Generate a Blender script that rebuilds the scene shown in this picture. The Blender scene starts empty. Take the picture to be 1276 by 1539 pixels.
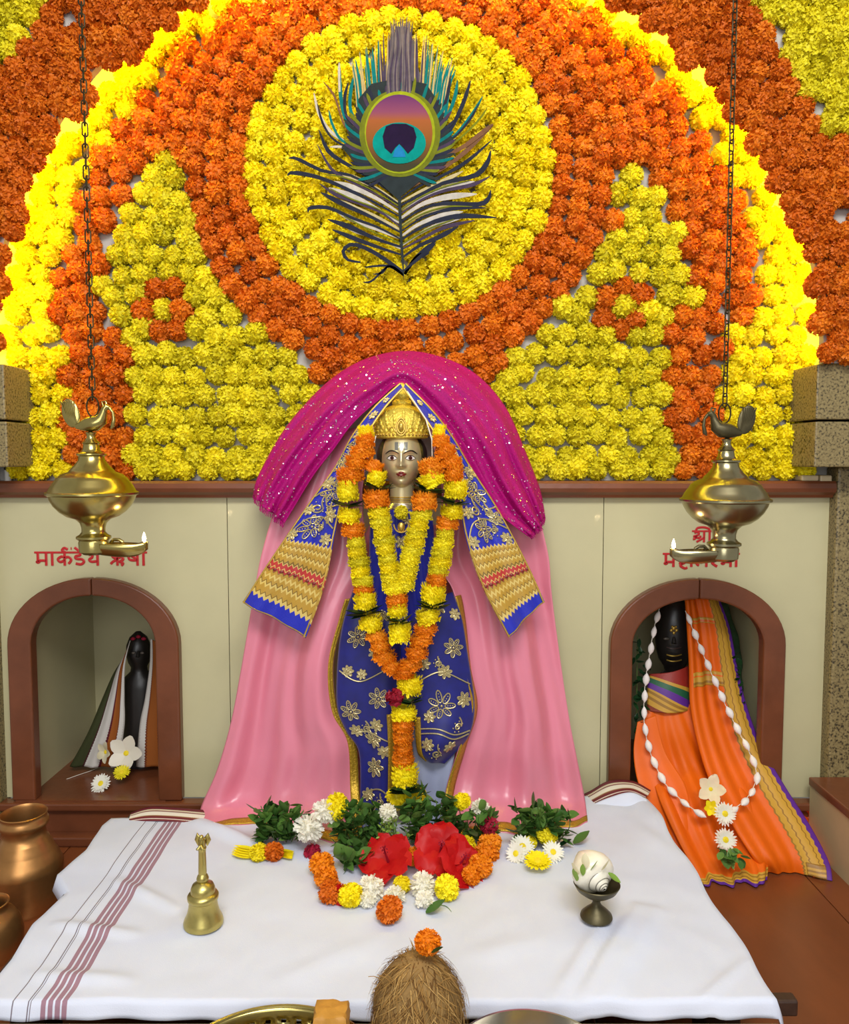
import bpy, bmesh, math, random
import numpy as np
from math import sin, cos, pi, sqrt, exp, atan2
from mathutils import Vector, Matrix, Quaternion

# ---------------------------------------------------------------- camera, world, lights
SC = bpy.context.scene
COL = SC.collection
FPX, CX, CY, PITCH = 1180.0, 638.0, 769.5, 0.0673      # image taken to be 1276 x 1539
CAM = np.array((0.0, -1.65, 0.70))
cd = bpy.data.cameras.new('camera'); cam = bpy.data.objects.new('camera', cd); COL.objects.link(cam)
cam.location = CAM; cam.rotation_euler = (pi/2 - PITCH, 0, 0)
cd.sensor_fit = 'HORIZONTAL'; cd.sensor_width = 36; cd.lens = 36*FPX/1276; cd.clip_start = .02
SC.camera = cam
W = bpy.data.worlds.new('room_light'); SC.world = W; W.use_nodes = True
W.node_tree.nodes['Background'].inputs[0].default_value = (1.0, .98, .95, 1)
W.node_tree.nodes['Background'].inputs[1].default_value = .42
def area(name, loc, target, sx, sy, power, col=(1, 1, 1)):
    l = bpy.data.lights.new(name, 'AREA'); l.shape = 'RECTANGLE'; l.size = sx; l.size_y = sy; l.energy = power; l.color = col
    o = bpy.data.objects.new(name, l); COL.objects.link(o); o.location = loc
    o.rotation_euler = (Vector(target)-Vector(loc)).to_track_quat('-Z', 'Y').to_euler(); return o
area('ceiling_tube_light', (.12, -1.95, 2.0), (0, .0, .45), 1.2, .5, 44, (1, .99, .975))
area('room_light', (-.3, -2.6, 1.0), (0, 0, .3), 1.2, .8, 14, (.96, .98, 1))
SC.view_settings.view_transform = 'Standard'; SC.view_settings.look = 'None'
SC.view_settings.exposure = 0.0; SC.view_settings.gamma = 1.0; SC.view_settings.use_curve_mapping = False

# ---------------------------------------------------------------- pixel -> world on real planes
UPV = np.array((0, sin(PITCH), cos(PITCH))); FW = np.array((0, cos(PITCH), -sin(PITCH))); XV = np.array((1., 0, 0))
def ray(px, py): return XV*((px-CX)/FPX) + UPV*((CY-py)/FPX) + FW
def at(px, py, Y):
    d = ray(px, py); return CAM + d*((Y-CAM[1])/d[1])
def atz(px, py, z):
    d = ray(px, py); return CAM + d*((z-CAM[2])/d[2])
def mpp(Y): return (Y-CAM[1])/FPX          # metres per pixel at depth Y
R = random.Random(7)

# ---------------------------------------------------------------- objects
ORG = {}
def setp(o, label=None, cat=None, group=None, kind=None):
    for k, v in (('label', label), ('category', cat), ('group', group), ('kind', kind)):
        if v: o[k] = v
def thing(name, label, cat, loc, group=None, kind=None):
    o = bpy.data.objects.new(name, None); COL.objects.link(o); o.location = tuple(loc); o.empty_display_size = .02
    ORG[o] = np.array(loc, float); setp(o, label, cat, group, kind); return o
def mesh(name, V, F, m, smooth=True, uv=None):
    me = bpy.data.meshes.new(name); me.from_pydata([tuple(map(float, v)) for v in V], [], F)
    if m:
        for mm in (m if isinstance(m, (list, tuple)) else [m]): me.materials.append(mm)
    if smooth: me.polygons.foreach_set('use_smooth', [True]*len(me.polygons))
    if uv is not None:
        l = me.uv_layers.new(name='UVMap'); idx = np.zeros(len(me.loops), int); me.loops.foreach_get('vertex_index', idx)
        l.data.foreach_set('uv', np.asarray(uv, float)[idx].ravel())
    me.update()
    if smooth and len(me.polygons) < 9000: me.set_sharp_from_angle(angle=.75)
    return me
def put(name, V, F, m, parent=None, smooth=True, uv=None, loc=None, fm=None):
    """one mesh object, V in world coordinates; its origin is its thing's base"""
    V = np.asarray(V, float)
    org = ORG[parent] if parent is not None else np.array(loc if loc is not None else (V.mean(0)[0], V.mean(0)[1], V[:, 2].min()))
    me = mesh(name, V-org, F, m, smooth, uv)
    if fm is not None: me.polygons.foreach_set('material_index', fm)
    o = bpy.data.objects.new(name, me); COL.objects.link(o)
    if parent is not None: o.parent = parent
    else: o.location = tuple(org)
    ORG[o] = org; return o
def inst(name, me, parent, loc, rot=(0, 0, 0), sc=(1, 1, 1)):
    o = bpy.data.objects.new(name, me); COL.objects.link(o)
    o.location = tuple(np.asarray(loc, float) - (ORG[parent] if parent is not None else 0)); o.rotation_euler = rot
    o.scale = sc if hasattr(sc, '__len__') else (sc,)*3
    if parent is not None: o.parent = parent
    ORG[o] = np.array(loc, float); return o
def solid(o, t, off=0):
    md = o.modifiers.new('thickness', 'SOLIDIFY'); md.thickness = t; md.offset = off; return o
def bev(o, w, seg=2):
    md = o.modifiers.new('edge', 'BEVEL'); md.width = w; md.segments = seg; md.limit_method = 'ANGLE'; md.angle_limit = .6; return o

class MB:
    def __init__(s): s.V = []; s.F = []; s.M = []; s.UV = []
    def add(s, V, F, mi=0):
        n = len(s.V); s.V += [tuple(v) for v in V]; s.F += [tuple(i+n for i in f) for f in F]; s.M += [mi]*len(F); return s
    def box(s, a, b, mi=0):
        (x0, y0, z0), (x1, y1, z1) = a, b
        V = [(x, y, z) for x in (x0, x1) for y in (y0, y1) for z in (z0, z1)]
        return s.add(V, [(0, 1, 3, 2), (4, 6, 7, 5), (0, 4, 5, 1), (2, 3, 7, 6), (0, 2, 6, 4), (1, 5, 7, 3)], mi)
    def lathe(s, prof, c, n=40, mi=0, sx=1, sy=1, axis=None):
        """prof: (r, z) pairs relative to c; axis: optional direction"""
        V = []; F = []
        M = Vector((0, 0, 1)).rotation_difference(Vector(axis)).to_matrix() if axis is not None else None
        for (r, z) in prof:
            for k in range(n):
                a = 2*pi*k/n; p = Vector((r*cos(a)*sx, r*sin(a)*sy, z))
                if M: p = M @ p
                V.append((p[0]+c[0], p[1]+c[1], p[2]+c[2]))
        for i in range(len(prof)-1):
            for k in range(n):
                k2 = (k+1) % n; F.append((i*n+k, i*n+k2, (i+1)*n+k2, (i+1)*n+k))
        if prof[0][0] > 1e-6: F.append(tuple(range(n))[::-1])
        if prof[-1][0] > 1e-6: F.append(tuple((len(prof)-1)*n+k for k in range(n)))
        return s.add(V, F, mi)
    def tube(s, P, rad, n=8, mi=0, closed=False, flat=1.0, ref=None):
        P = [Vector(p) for p in P]; m = len(P); V = []; F = []
        if not hasattr(rad, '__len__'): rad = [rad]*m
        up = None
        for i in range(m):
            t = (P[(i+1) % m]-P[i-1]) if closed else (P[min(i+1, m-1)]-P[max(i-1, 0)])
            if t.length < 1e-9: t = Vector((0, 0, 1))
            t.normalize()
            if up is None:
                up = Vector(ref) if ref is not None else (Vector((0, -1, 0)) if abs(t.y) < .9 else Vector((1, 0, 0)))
            up = (up - t*up.dot(t)); up = up.normalized() if up.length > 1e-6 else t.orthogonal().normalized()
            sd = t.cross(up)
            for k in range(n):
                a = 2*pi*k/n; V.append(P[i] + (sd*cos(a) + up*sin(a)*flat)*rad[i])
        for i in range(m if closed else m-1):
            j = (i+1) % m
            for k in range(n):
                k2 = (k+1) % n; F.append((i*n+k, i*n+k2, j*n+k2, j*n+k))
        if not closed: F += [tuple(range(n))[::-1], tuple((m-1)*n+k for k in range(n))]
        return s.add(V, F, mi)
    def ell(s, c, r, n=20, m=12, mi=0, rot=None):
        V = []; F = []
        for i in range(m+1):
            th = pi*i/m
            for k in range(n):
                a = 2*pi*k/n; p = Vector((r[0]*sin(th)*cos(a), r[1]*sin(th)*sin(a), r[2]*cos(th)))
                if rot is not None: p = rot @ p
                V.append((c[0]+p[0], c[1]+p[1], c[2]+p[2]))
        for i in range(m):
            for k in range(n):
                k2 = (k+1) % n; F.append((i*n+k, (i+1)*n+k, (i+1)*n+k2, i*n+k2))
        return s.add(V, F, mi)
    def prism(s, pts, y0, y1, mi=0):
        """outline of (x, z) points extruded from y0 (front) to y1"""
        n = len(pts); V = [(x, y0, z) for x, z in pts] + [(x, y1, z) for x, z in pts]
        F = [tuple(range(n)), tuple(range(2*n-1, n-1, -1))] + [(i, i+n, (i+1) % n + n, (i+1) % n) for i in range(n)]
        return s.add(V, F, mi)
    def put(s, name, m, parent=None, smooth=True, loc=None):
        o = put(name, s.V, s.F, m, parent, smooth, None, loc)
        if any(s.M): o.data.polygons.foreach_set('material_index', s.M)
        return o

def crom(P, n):
    """Catmull-Rom through rows P (k x d) -> n rows"""
    P = np.asarray(P, float); k = len(P); out = []
    for t in np.linspace(0, k-1, n):
        i = min(int(t), k-2); f = t-i
        p0, p1, p2, p3 = P[max(i-1, 0)], P[i], P[i+1], P[min(i+2, k-1)]
        out.append(.5*((2*p1)+(p2-p0)*f+(2*p0-5*p1+4*p2-p3)*f*f+(3*p1-p0-3*p2+p3)*f**3))
    return np.array(out)

class Loft:
    """cloth between two edges; rows = [((px,py,Y),(px,py,Y))...]; off(u,v) pushes it towards the room"""
    def __init__(s, rows, off=None, zfix=None):
        s.A = np.array([at(*a) for a, b in rows]); s.B = np.array([at(*b) for a, b in rows])
        s.A = crom(s.A, 200); s.B = crom(s.B, 200); s.off = off
    def P(s, u, v):
        t = min(max(v, 0), 1)*199; i = min(int(t), 198); f = t-i
        a = s.A[i]*(1-f)+s.A[i+1]*f; b = s.B[i]*(1-f)+s.B[i+1]*f
        p = a*(1-u)+b*u
        if s.off: p = p + np.array((0, -s.off(u, v), 0))
        return p
    def N(s, u, v, e=.004):
        u = min(max(u, e), 1-e); v = min(max(v, e), 1-e)
        n = np.cross(s.P(u+e, v)-s.P(u-e, v), s.P(u, v+e)-s.P(u, v-e)); l = np.linalg.norm(n); n = n/l if l > 1e-12 else np.array((0, -1., 0))
        return n if n[1] < 0 else -n
    def put(s, name, m, parent, nu=40, nv=60, t=.002, u0=0, u1=1, v0=0, v1=1, lift=0):
        V = []; UV = []; F = []
        for j in range(nv+1):
            for i in range(nu+1):
                u = u0+(u1-u0)*i/nu; v = v0+(v1-v0)*j/nv; p = s.P(u, v)
                if lift: p = p + s.N(u, v)*lift
                V.append(p); UV.append((u, v))
        for j in range(nv):
            for i in range(nu):
                a = j*(nu+1)+i; F.append((a, a+nu+1, a+nu+2, a+1))
        o = put(name, V, F, m, parent, True, UV); solid(o, t); return o
    def local(s, u0, v0, ang=0):
        """maps metres (x along u, y along v) around (u0,v0) to the surface"""
        e = .01; su = np.linalg.norm(s.P(u0+e, v0)-s.P(u0-e, v0))/(2*e); sv = np.linalg.norm(s.P(u0, v0+e)-s.P(u0, v0-e))/(2*e)
        c, d = cos(ang), sin(ang)
        def f(x, y, lift=.0022):
            X, Y = x*c-y*d, x*d+y*c; u = u0+X/su; v = v0+Y/sv
            u = min(max(u, .03), .97); v = min(max(v, .005), .995)
            return s.P(u, v)+s.N(u, v)*lift
        return f

# ---------------------------------------------------------------- materials
def nt(name):
    m = bpy.data.materials.new(name); m.use_nodes = True; t = m.node_tree; return m, t, t.nodes['Principled BSDF']
def node(t, kind, **kw):
    n = t.nodes.new(kind)
    for k, v in kw.items():
        if k.startswith('i_'): n.inputs[k[2:].replace('_', ' ')].default_value = v
        else: setattr(n, k, v)
    return n
def rgb(r, g, b):
    f = lambda c: (c/255/12.92 if c/255 <= .04045 else ((c/255+.055)/1.055)**2.4)
    return (f(r), f(g), f(b), 1)
def mat(name, col, rough=.5, metal=0, var=0, scale=20, bump=0, bscale=200, sheen=0, sss=0, coat=0, col2=None, spec=.5, emit=0, stretch=None):
    m, t, b = nt(name); L = t.links.new
    b.inputs['Base Color'].default_value = col; b.inputs['Roughness'].default_value = rough; b.inputs['Metallic'].default_value = metal
    b.inputs['Sheen Weight'].default_value = sheen; b.inputs['Coat Weight'].default_value = coat; b.inputs['Specular IOR Level'].default_value = spec
    if sss: b.inputs['Subsurface Weight'].default_value = sss; b.inputs['Subsurface Radius'].default_value = (.01, .006, .003); b.inputs['Subsurface Scale'].default_value = .5
    if emit: b.inputs['Emission Color'].default_value = col; b.inputs['Emission Strength'].default_value = emit
    if var or bump:
        tc = node(t, 'ShaderNodeTexCoord'); src = tc.outputs['Object']
        if stretch:
            mp = node(t, 'ShaderNodeMapping'); mp.inputs['Scale'].default_value = stretch; L(src, mp.inputs[0]); src = mp.outputs[0]
    if var:
        n = node(t, 'ShaderNodeTexNoise', i_Scale=scale, i_Detail=6.0, i_Roughness=.6); L(src, n.inputs['Vector'])
        r = node(t, 'ShaderNodeValToRGB'); r.color_ramp.elements[0].position = .3; r.color_ramp.elements[1].position = .7
        c2 = col2 or tuple(min(1, c*(1-var)) for c in col[:3])+(1,)
        r.color_ramp.elements[0].color = c2; r.color_ramp.elements[1].color = col
        L(n.outputs['Fac'], r.inputs[0]); L(r.outputs[0], b.inputs['Base Color'])
    if bump:
        n2 = node(t, 'ShaderNodeTexNoise', i_Scale=bscale, i_Detail=4.0); L(src, n2.inputs['Vector'])
        bp = node(t, 'ShaderNodeBump', i_Strength=bump, i_Distance=.004); L(n2.outputs['Fac'], bp.inputs['Height']); L(bp.outputs[0], b.inputs['Normal'])
    return m
def petal_mat(name, cols, rough=.55, trans=.14):
    """colour differs flower by flower"""
    m, t, b = nt(name); L = t.links.new
    oi = node(t, 'ShaderNodeObjectInfo'); r = node(t, 'ShaderNodeValToRGB'); e = r.color_ramp.elements
    for i, c in enumerate(cols):
        q = e[i] if i < 2 else e.new(i/(len(cols)-1))
        q.position = i/(len(cols)-1); q.color = c
    e[0].color = cols[0]
    L(oi.outputs['Random'], r.inputs[0]); L(r.outputs[0], b.inputs['Base Color']); b.inputs['Roughness'].default_value = rough
    b.inputs['Specular IOR Level'].default_value = .25
    tr = node(t, 'ShaderNodeBsdfTranslucent'); L(r.outputs[0], tr.inputs[0])
    mx = node(t, 'ShaderNodeMixShader'); mx.inputs[0].default_value = trans
    out = t.nodes['Material Output']; L(b.outputs[0], mx.inputs[1]); L(tr.outputs[0], mx.inputs[2]); L(mx.outputs[0], out.inputs[0])
    return m
def bandmat(name, axis, stops, zig=None, rough=.45, metal_col=None, sheen=0, spec=.5, weave=0, noise=0):
    """woven stripes: colour by UV; zig = (frequency on the other axis, amplitude)"""
    m, t, b = nt(name); L = t.links.new
    uv = node(t, 'ShaderNodeUVMap'); sp = node(t, 'ShaderNodeSeparateXYZ'); L(uv.outputs[0], sp.inputs[0])
    a, o = (sp.outputs[0], sp.outputs[1]) if axis == 'u' else (sp.outputs[1], sp.outputs[0])
    if zig:
        mu = node(t, 'ShaderNodeMath', operation='MULTIPLY'); mu.inputs[1].default_value = zig[0]; L(o, mu.inputs[0])
        pp = node(t, 'ShaderNodeMath', operation='PINGPONG'); pp.inputs[1].default_value = .5; L(mu.outputs[0], pp.inputs[0])
        ma = node(t, 'ShaderNodeMath', operation='MULTIPLY_ADD'); ma.inputs[1].default_value = zig[1]*2; L(pp.outputs[0], ma.inputs[0]); L(a, ma.inputs[2]); a = ma.outputs[0]
    if noise:
        nz = node(t, 'ShaderNodeTexNoise', i_Scale=60.0, i_Detail=2.0); L(uv.outputs[0], nz.inputs['Vector'])
        ma = node(t, 'ShaderNodeMath', operation='MULTIPLY_ADD'); ma.inputs[1].default_value = noise; L(nz.outputs['Fac'], ma.inputs[0]); L(a, ma.inputs[2]); a = ma.outputs[0]
    r = node(t, 'ShaderNodeValToRGB'); r.color_ramp.interpolation = 'CONSTANT'; e = r.color_ramp.elements
    for i, (p, c) in enumerate(stops):
        q = e[i] if i < 2 else e.new(p)
        q.position = p; q.color = c
    L(a, r.inputs[0]); L(r.outputs[0], b.inputs['Base Color'])
    b.inputs['Roughness'].default_value = rough; b.inputs['Sheen Weight'].default_value = sheen; b.inputs['Specular IOR Level'].default_value = spec
    if weave:
        tc = node(t, 'ShaderNodeTexCoord'); n2 = node(t, 'ShaderNodeTexNoise', i_Scale=700.0); L(tc.outputs['Object'], n2.inputs['Vector'])
        bp = node(t, 'ShaderNodeBump', i_Strength=weave, i_Distance=.002); L(n2.outputs['Fac'], bp.inputs['Height']); L(bp.outputs[0], b.inputs['Normal'])
    return m

M = {}
M['marble'] = mat('marble', rgb(196, 189, 148), .28, 0, .10, 5, coat=.15)
M['brownstone'] = mat('brown_stone', rgb(118, 66, 40), .28, 0, .28, 14, bump=.08, bscale=60)
M['brownfloor'] = mat('brown_floor_stone', rgb(128, 70, 38), .3, 0, .3, 9, bump=.05, bscale=40, stretch=(1, .4, 1))
M['plaster'] = mat('plaster', rgb(190, 185, 178), .8)
M['joint'] = mat('joint', rgb(120, 112, 95), .8)
def granite():
    m, t, b = nt('speckled_granite'); L = t.links.new
    tc = node(t, 'ShaderNodeTexCoord'); n = node(t, 'ShaderNodeTexNoise', i_Scale=230.0, i_Detail=3.0); L(tc.outputs['Object'], n.inputs['Vector'])
    r = node(t, 'ShaderNodeValToRGB'); e = r.color_ramp.elements
    e[0].position = .36; e[0].color = rgb(50, 42, 26); e[1].position = .45; e[1].color = rgb(122, 106, 68); q = e.new(.72); q.color = rgb(150, 134, 90)
    L(n.outputs['Fac'], r.inputs[0]); L(r.outputs[0], b.inputs['Base Color']); b.inputs['Roughness'].default_value = .45; return m
M['granite'] = granite()
M['yellow'] = petal_mat('yellow_marigold', [rgb(242, 220, 16), rgb(252, 234, 24), rgb(234, 212, 20), rgb(254, 240, 36)])
M['lime'] = petal_mat('greenish_yellow_marigold', [rgb(226, 212, 34), rgb(238, 224, 40), rgb(214, 200, 30), rgb(244, 228, 36)])
M['orange'] = petal_mat('orange_marigold', [rgb(222, 116, 22), rgb(232, 132, 26), rgb(206, 98, 16), rgb(226, 120, 28), rgb(214, 106, 16)])
M['deep'] = petal_mat('deep_orange_marigold', [rgb(216, 112, 22), rgb(204, 98, 16), rgb(226, 126, 26)])
M['orange2'] = petal_mat('bright_orange_marigold', [rgb(236, 142, 20), rgb(230, 128, 14), rgb(240, 152, 28)])
M['white'] = petal_mat('white_chrysanthemum', [rgb(246, 244, 228), rgb(250, 248, 238)], .5, .3)
M['cream'] = petal_mat('cream_petal', [rgb(240, 232, 190), rgb(244, 238, 206)], .5, .3)
M['red'] = petal_mat('red_hibiscus', [rgb(204, 28, 30), rgb(190, 18, 22)], .45, .25)
M['rose'] = petal_mat('rose_petal', [rgb(170, 34, 66), rgb(150, 20, 40)], .5, .2)
M['daisyheart'] = mat('daisy_heart', rgb(236, 214, 30), .6)
M['leaf'] = petal_mat('leaf_green', [rgb(64, 104, 44), rgb(92, 132, 58), rgb(50, 86, 40), rgb(116, 150, 72)], .4, .15)
M['darkleaf'] = petal_mat('dark_leaf', [rgb(18, 46, 24), rgb(30, 64, 32), rgb(24, 52, 30)], .3, .08)
M['lightgreen'] = petal_mat('light_green_bud', [rgb(150, 178, 84), rgb(120, 158, 66)], .5, .2)
M['stem'] = mat('green_stem', rgb(92, 120, 58), .5)
M['brass'] = mat('brass', rgb(186, 170, 104), .25, 1, .18, 30)
M['brass2'] = mat('dull_brass', rgb(168, 160, 124), .26, 1, .2, 30)
M['bellbrass'] = mat('bell_brass', rgb(200, 184, 110), .34, 1, .2, 60)
M['darkbrass'] = mat('dark_brass', rgb(112, 96, 62), .4, 1, .4, 50)
M['copper'] = mat('aged_copper', rgb(196, 142, 84), .36, .85, .3, 25)
M['iron'] = mat('dark_chain_iron', rgb(62, 54, 36), .5, .8)
M['steel'] = mat('steel', rgb(190, 186, 176), .22, 1)
M['bronze'] = mat('bronze', rgb(92, 84, 58), .45, .7, .3, 60)
M['gold'] = mat('gold_thread', rgb(214, 178, 84), .34, .75, .25, 150)
M['zari'] = mat('pale_gold_embroidery', rgb(206, 190, 138), .35, .6, .3, 300)
M['goldtrim'] = mat('gold_trim', rgb(196, 158, 48), .36, .6, .3, 220, bump=.4, bscale=300)
M['pink'] = mat('pink_satin', rgb(216, 126, 146), .32, 0, .06, 8, spec=.6, bump=.35, bscale=26, stretch=(1, 1, .5))
M['magenta'] = mat('magenta_sequin_net', rgb(172, 2, 112), .6, 0, .4, 320, bump=.3, bscale=500, spec=.2)
M['sequin'] = mat('sequin', rgb(246, 214, 236), .18, .9)
M['blue'] = mat('royal_blue_silk', rgb(20, 34, 170), .42, 0, .3, 40, sheen=.2)
M['navy'] = mat('deep_blue_silk', rgb(14, 20, 116), .45, 0, .35, 40, sheen=.2)
M['face'] = mat('silver_gilt', rgb(222, 208, 160), .34, .6, .06, 30)
M['crown'] = mat('crown_gold', rgb(246, 216, 84), .4, .45, .25, 120, bump=.6, bscale=300)
M['silver'] = mat('silver', rgb(226, 222, 210), .25, .9)
M['ink'] = mat('painted_black', rgb(26, 20, 18), .4)
M['eyewhite'] = mat('painted_eye', rgb(226, 220, 214), .3)
M['iris'] = mat('painted_iris', rgb(74, 34, 34), .25)
M['lip'] = mat('painted_lip', rgb(120, 36, 34), .35)
M['reflection'] = mat('painted_reflection_grey', rgb(120, 120, 112), .35, .5)  # grey of the reflections painted on the idol's forehead
M['hair'] = mat('black_hair', rgb(30, 22, 18), .5)
M['cord'] = mat('white_cord', rgb(226, 220, 206), .6)
M['lavender'] = mat('grey_lavender_cloth', rgb(150, 158, 186), .6)
M['redpaint'] = mat('red_paint', rgb(186, 26, 30), .5)
M['darkstone'] = mat('black_stone', rgb(34, 30, 28), .35, 0, .3, 40)
M['darkwood'] = mat('dark_wood', rgb(66, 44, 32), .45, 0, .4, 8, stretch=(12, 1, 12))
M['beige'] = mat('beige_marble', rgb(196, 178, 140), .4, 0, .15, 12)
M['husk'] = mat('coconut_husk', rgb(150, 116, 64), .85, 0, .35, 40, bump=.5, bscale=120)
M['fibre'] = mat('coconut_fibre', rgb(146, 110, 60), .85, spec=.1); M['fibre2'] = mat('pale_coconut_fibre', rgb(176, 140, 84), .85, spec=.1); M['fibre3'] = mat('dark_coconut_fibre', rgb(98, 68, 36), .85, spec=.1)
M['jaggery'] = mat('jaggery', rgb(196, 140, 54), .6, 0, .25, 40, bump=.4, bscale=60)
M['shell'] = mat('conch_shell', rgb(240, 234, 216), .3, 0, .12, 60, coat=.2)
M['shellline'] = mat('conch_line', rgb(120, 116, 104), .5)
M['cotton'] = mat('cotton_wool', rgb(240, 232, 226), .9, 0, .05, 80, sheen=.4)
M['wick'] = mat('wick', rgb(40, 34, 30), .9)
M['flame'] = mat('flame', (1, .8, .5, 1), .5, emit=22)
M['led'] = mat('yellow_led', (1, .78, .03, 1), .5, emit=75)
M['whiteplastic'] = mat('white_plastic', rgb(225, 222, 214), .5)
M['purple'] = mat('purple_silk', rgb(92, 40, 140), .45)
M['teal'] = mat('teal_barb', rgb(20, 130, 132), .45)

# ================================================================ LARGE STRUCTURE
def struct(o, label, cat): setp(o, label, cat, None, 'structure'); return o
Z_SILL = at(140, 1204, -.02)[2]; Z_LEDGE = at(640, 723, -.03)[2]; Z_FLOOR = -.118
XR = at(1238, 1000, 0)[0]; XL = -1.25; Z_TOP = 2.2

# floor: the brown stone platform, its slabs
fl = thing('floor', 'polished brown stone platform the shrine and the pots stand on', 'floor', (0, -.4, Z_FLOOR), kind='structure')
for i, x in enumerate(np.arange(-1.25, 1.3, .5)):
    bev(MB().box((x+.001, -1.0, Z_FLOOR-.04), (x+.499, .02, Z_FLOOR)).put('stone_slab', M['brownfloor'], fl, False), .0015)
wf = MB().box((-1.3, .36, -.9), (1.4, .40, Z_TOP)).put('wall_outer', M['plaster'], None, False); struct(wf, 'plain plaster wall hidden behind the niches and flower wall', 'wall')
ce = MB().box((-1.3, -2.6, Z_TOP), (1.4, .45, Z_TOP+.05)).put('ceiling', M['plaster'], None, False); struct(ce, 'plain white ceiling above the shrine holding the lamp chains', 'ceiling')

# marble wall with two arched niches
wb = thing('wall_back', 'cream marble wall behind the idol with two arched niches', 'wall', (0, 0, Z_SILL), kind='structure')
def arch_curve(cx, a, b, zs_py, Y, z0, n=28):
    """points (x,z) from bottom of one jamb over the arch to the other"""
    c = at(cx, zs_py, Y); s = mpp(Y); pts = [(c[0]-a*s, z0)]
    for k in range(n+1):
        t = pi - pi*k/n; pts.append((c[0]+a*s*cos(t), c[2]+b*s*sin(t)))
    pts.append((c[0]+a*s, z0)); return pts
def holed_slab(x0, x1, z0, z1, hole):
    mb = MB(); ys = (0, .018)
    quads = []
    if hole is None: quads.append([(x0, z0), (x1, z0), (x1, z1), (x0, z1)])
    else:
        L_, Rr = hole[1], hole[-2]
        quads += [[(x0, z0), hole[0], L_, (x0, L_[1])], [hole[-1], (x1, z0), (x1, Rr[1]), Rr], [(x0, L_[1]), L_, (L_[0], z1), (x0, z1)], [Rr, (x1, Rr[1]), (x1, z1), (Rr[0], z1)]]
        h = hole[1:-1]
        for p, q in zip(h[:-1], h[1:]): quads.append([p, q, (q[0], z1), (p[0], z1)])
    for q in quads: mb.prism(q, *ys)
    return mb
zt = Z_LEDGE
xa, xb = at(345, 990, 0)[0], at(904, 990, 0)[0]
NICHE = {'l': (139, 131, 95, 103, 76, 970), 'r': (1050, 134, 100, 103, 72, 971)}
hl = arch_curve(139, 108, 88, 970, 0, Z_SILL); hr = arch_curve(1050, 110, 86, 971, 0, Z_SILL)
for x0, x1, hole in ((XL, xa-.0008, hl), (xa+.0008, xb-.0008, None), (xb+.0008, XR, hr)):
    holed_slab(x0, x1, Z_SILL, zt, hole).put('marble_panel', M['marble'], wb, False)
MB().box((XL, .019, Z_SILL), (XR, .024, zt)).F
for k in ('l', 'r'):
    cx, a1, a0, b1, b0, sp = NICHE[k]; Y = -.02
    O = arch_curve(cx, a1, b1, sp, Y, Z_SILL); I = arch_curve(cx, a0, b0, sp, Y, Z_SILL); m = len(O)//2
    for half in (0, 1):
        o_, i_ = (O[:m+1], I[:m+1]) if half == 0 else (O[m:], I[m:])
        mb = MB(); n = len(o_); V = [(x, Y, z) for x, z in o_]+[(x, Y, z) for x, z in i_]+[(x, .01, z) for x, z in o_]+[(x, .01, z) for x, z in i_]
        d = .0006*(1 if half else -1); V = [(x+d if abs(x-O[m][0]) < 1e-4 else x, y, z) for x, y, z in V]
        F = []
        for q in range(n-1):
            F += [(q, q+1, n+q+1, n+q), (2*n+q, 3*n+q, 3*n+q+1, 2*n+q+1), (q, 2*n+q, 2*n+q+1, q+1), (n+q, n+q+1, 3*n+q+1, 3*n+q)]
        F += [(0, n, 3*n, 2*n), (n-1, 3*n-1, 4*n-1, 2*n-1)]
        o = put('arch_stone', V, F, M['brownstone'], wb, False); bev(o, .004, 3)
    # the recess behind: marble box
    x0 = at(cx-a0-3, 1100, 0)[0]; x1 = at(cx+a0+3, 1100, 0)[0]; ztop = at(cx, 885, 0)[2]; D = .36
    mb = MB()
    mb.box((x0-.02, .012, Z_SILL), (x0, D, ztop+.02)); mb.put('niche_side', M['marble'], wb, False)
    MB().box((x1, .012, Z_SILL), (x1+.02, D, ztop+.02)).put('niche_side', M['marble'], wb, False)
    MB().box((x0-.02, D-.012, Z_SILL), (x1+.02, D, ztop+.02)).put('niche_back', M['marble'], wb, False)
    MB().box((x0-.02, .012, ztop), (x1+.02, D, ztop+.02)).put('niche_top', M['marble'], wb, False)
    MB().box((x0-.02, -.02, Z_SILL-.012), (x1+.02, D, Z_SILL+.0015)).put('niche_floor', M['brownstone'], wb, False)
# sill, riser and foot moulding under the wall
ts = thing('trim_1', 'brown stone sill and riser running under the marble wall', 'sill', (0, -.02, Z_FLOOR), kind='structure')
bev(MB().box((XL, -.032, Z_SILL-.018), (XR, .0, Z_SILL-.001)).put('sill_slab', M['brownstone'], ts, False), .004)
MB().box((XL, -.018, Z_FLOOR), (XR, .0, Z_SILL-.018)).put('riser', M['brownstone'], ts, False)
bev(MB().box((XL, -.045, Z_FLOOR), (XR, -.018, Z_FLOOR+.022)).put('foot_strip', M['brownstone'], ts, False), .004)
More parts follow.
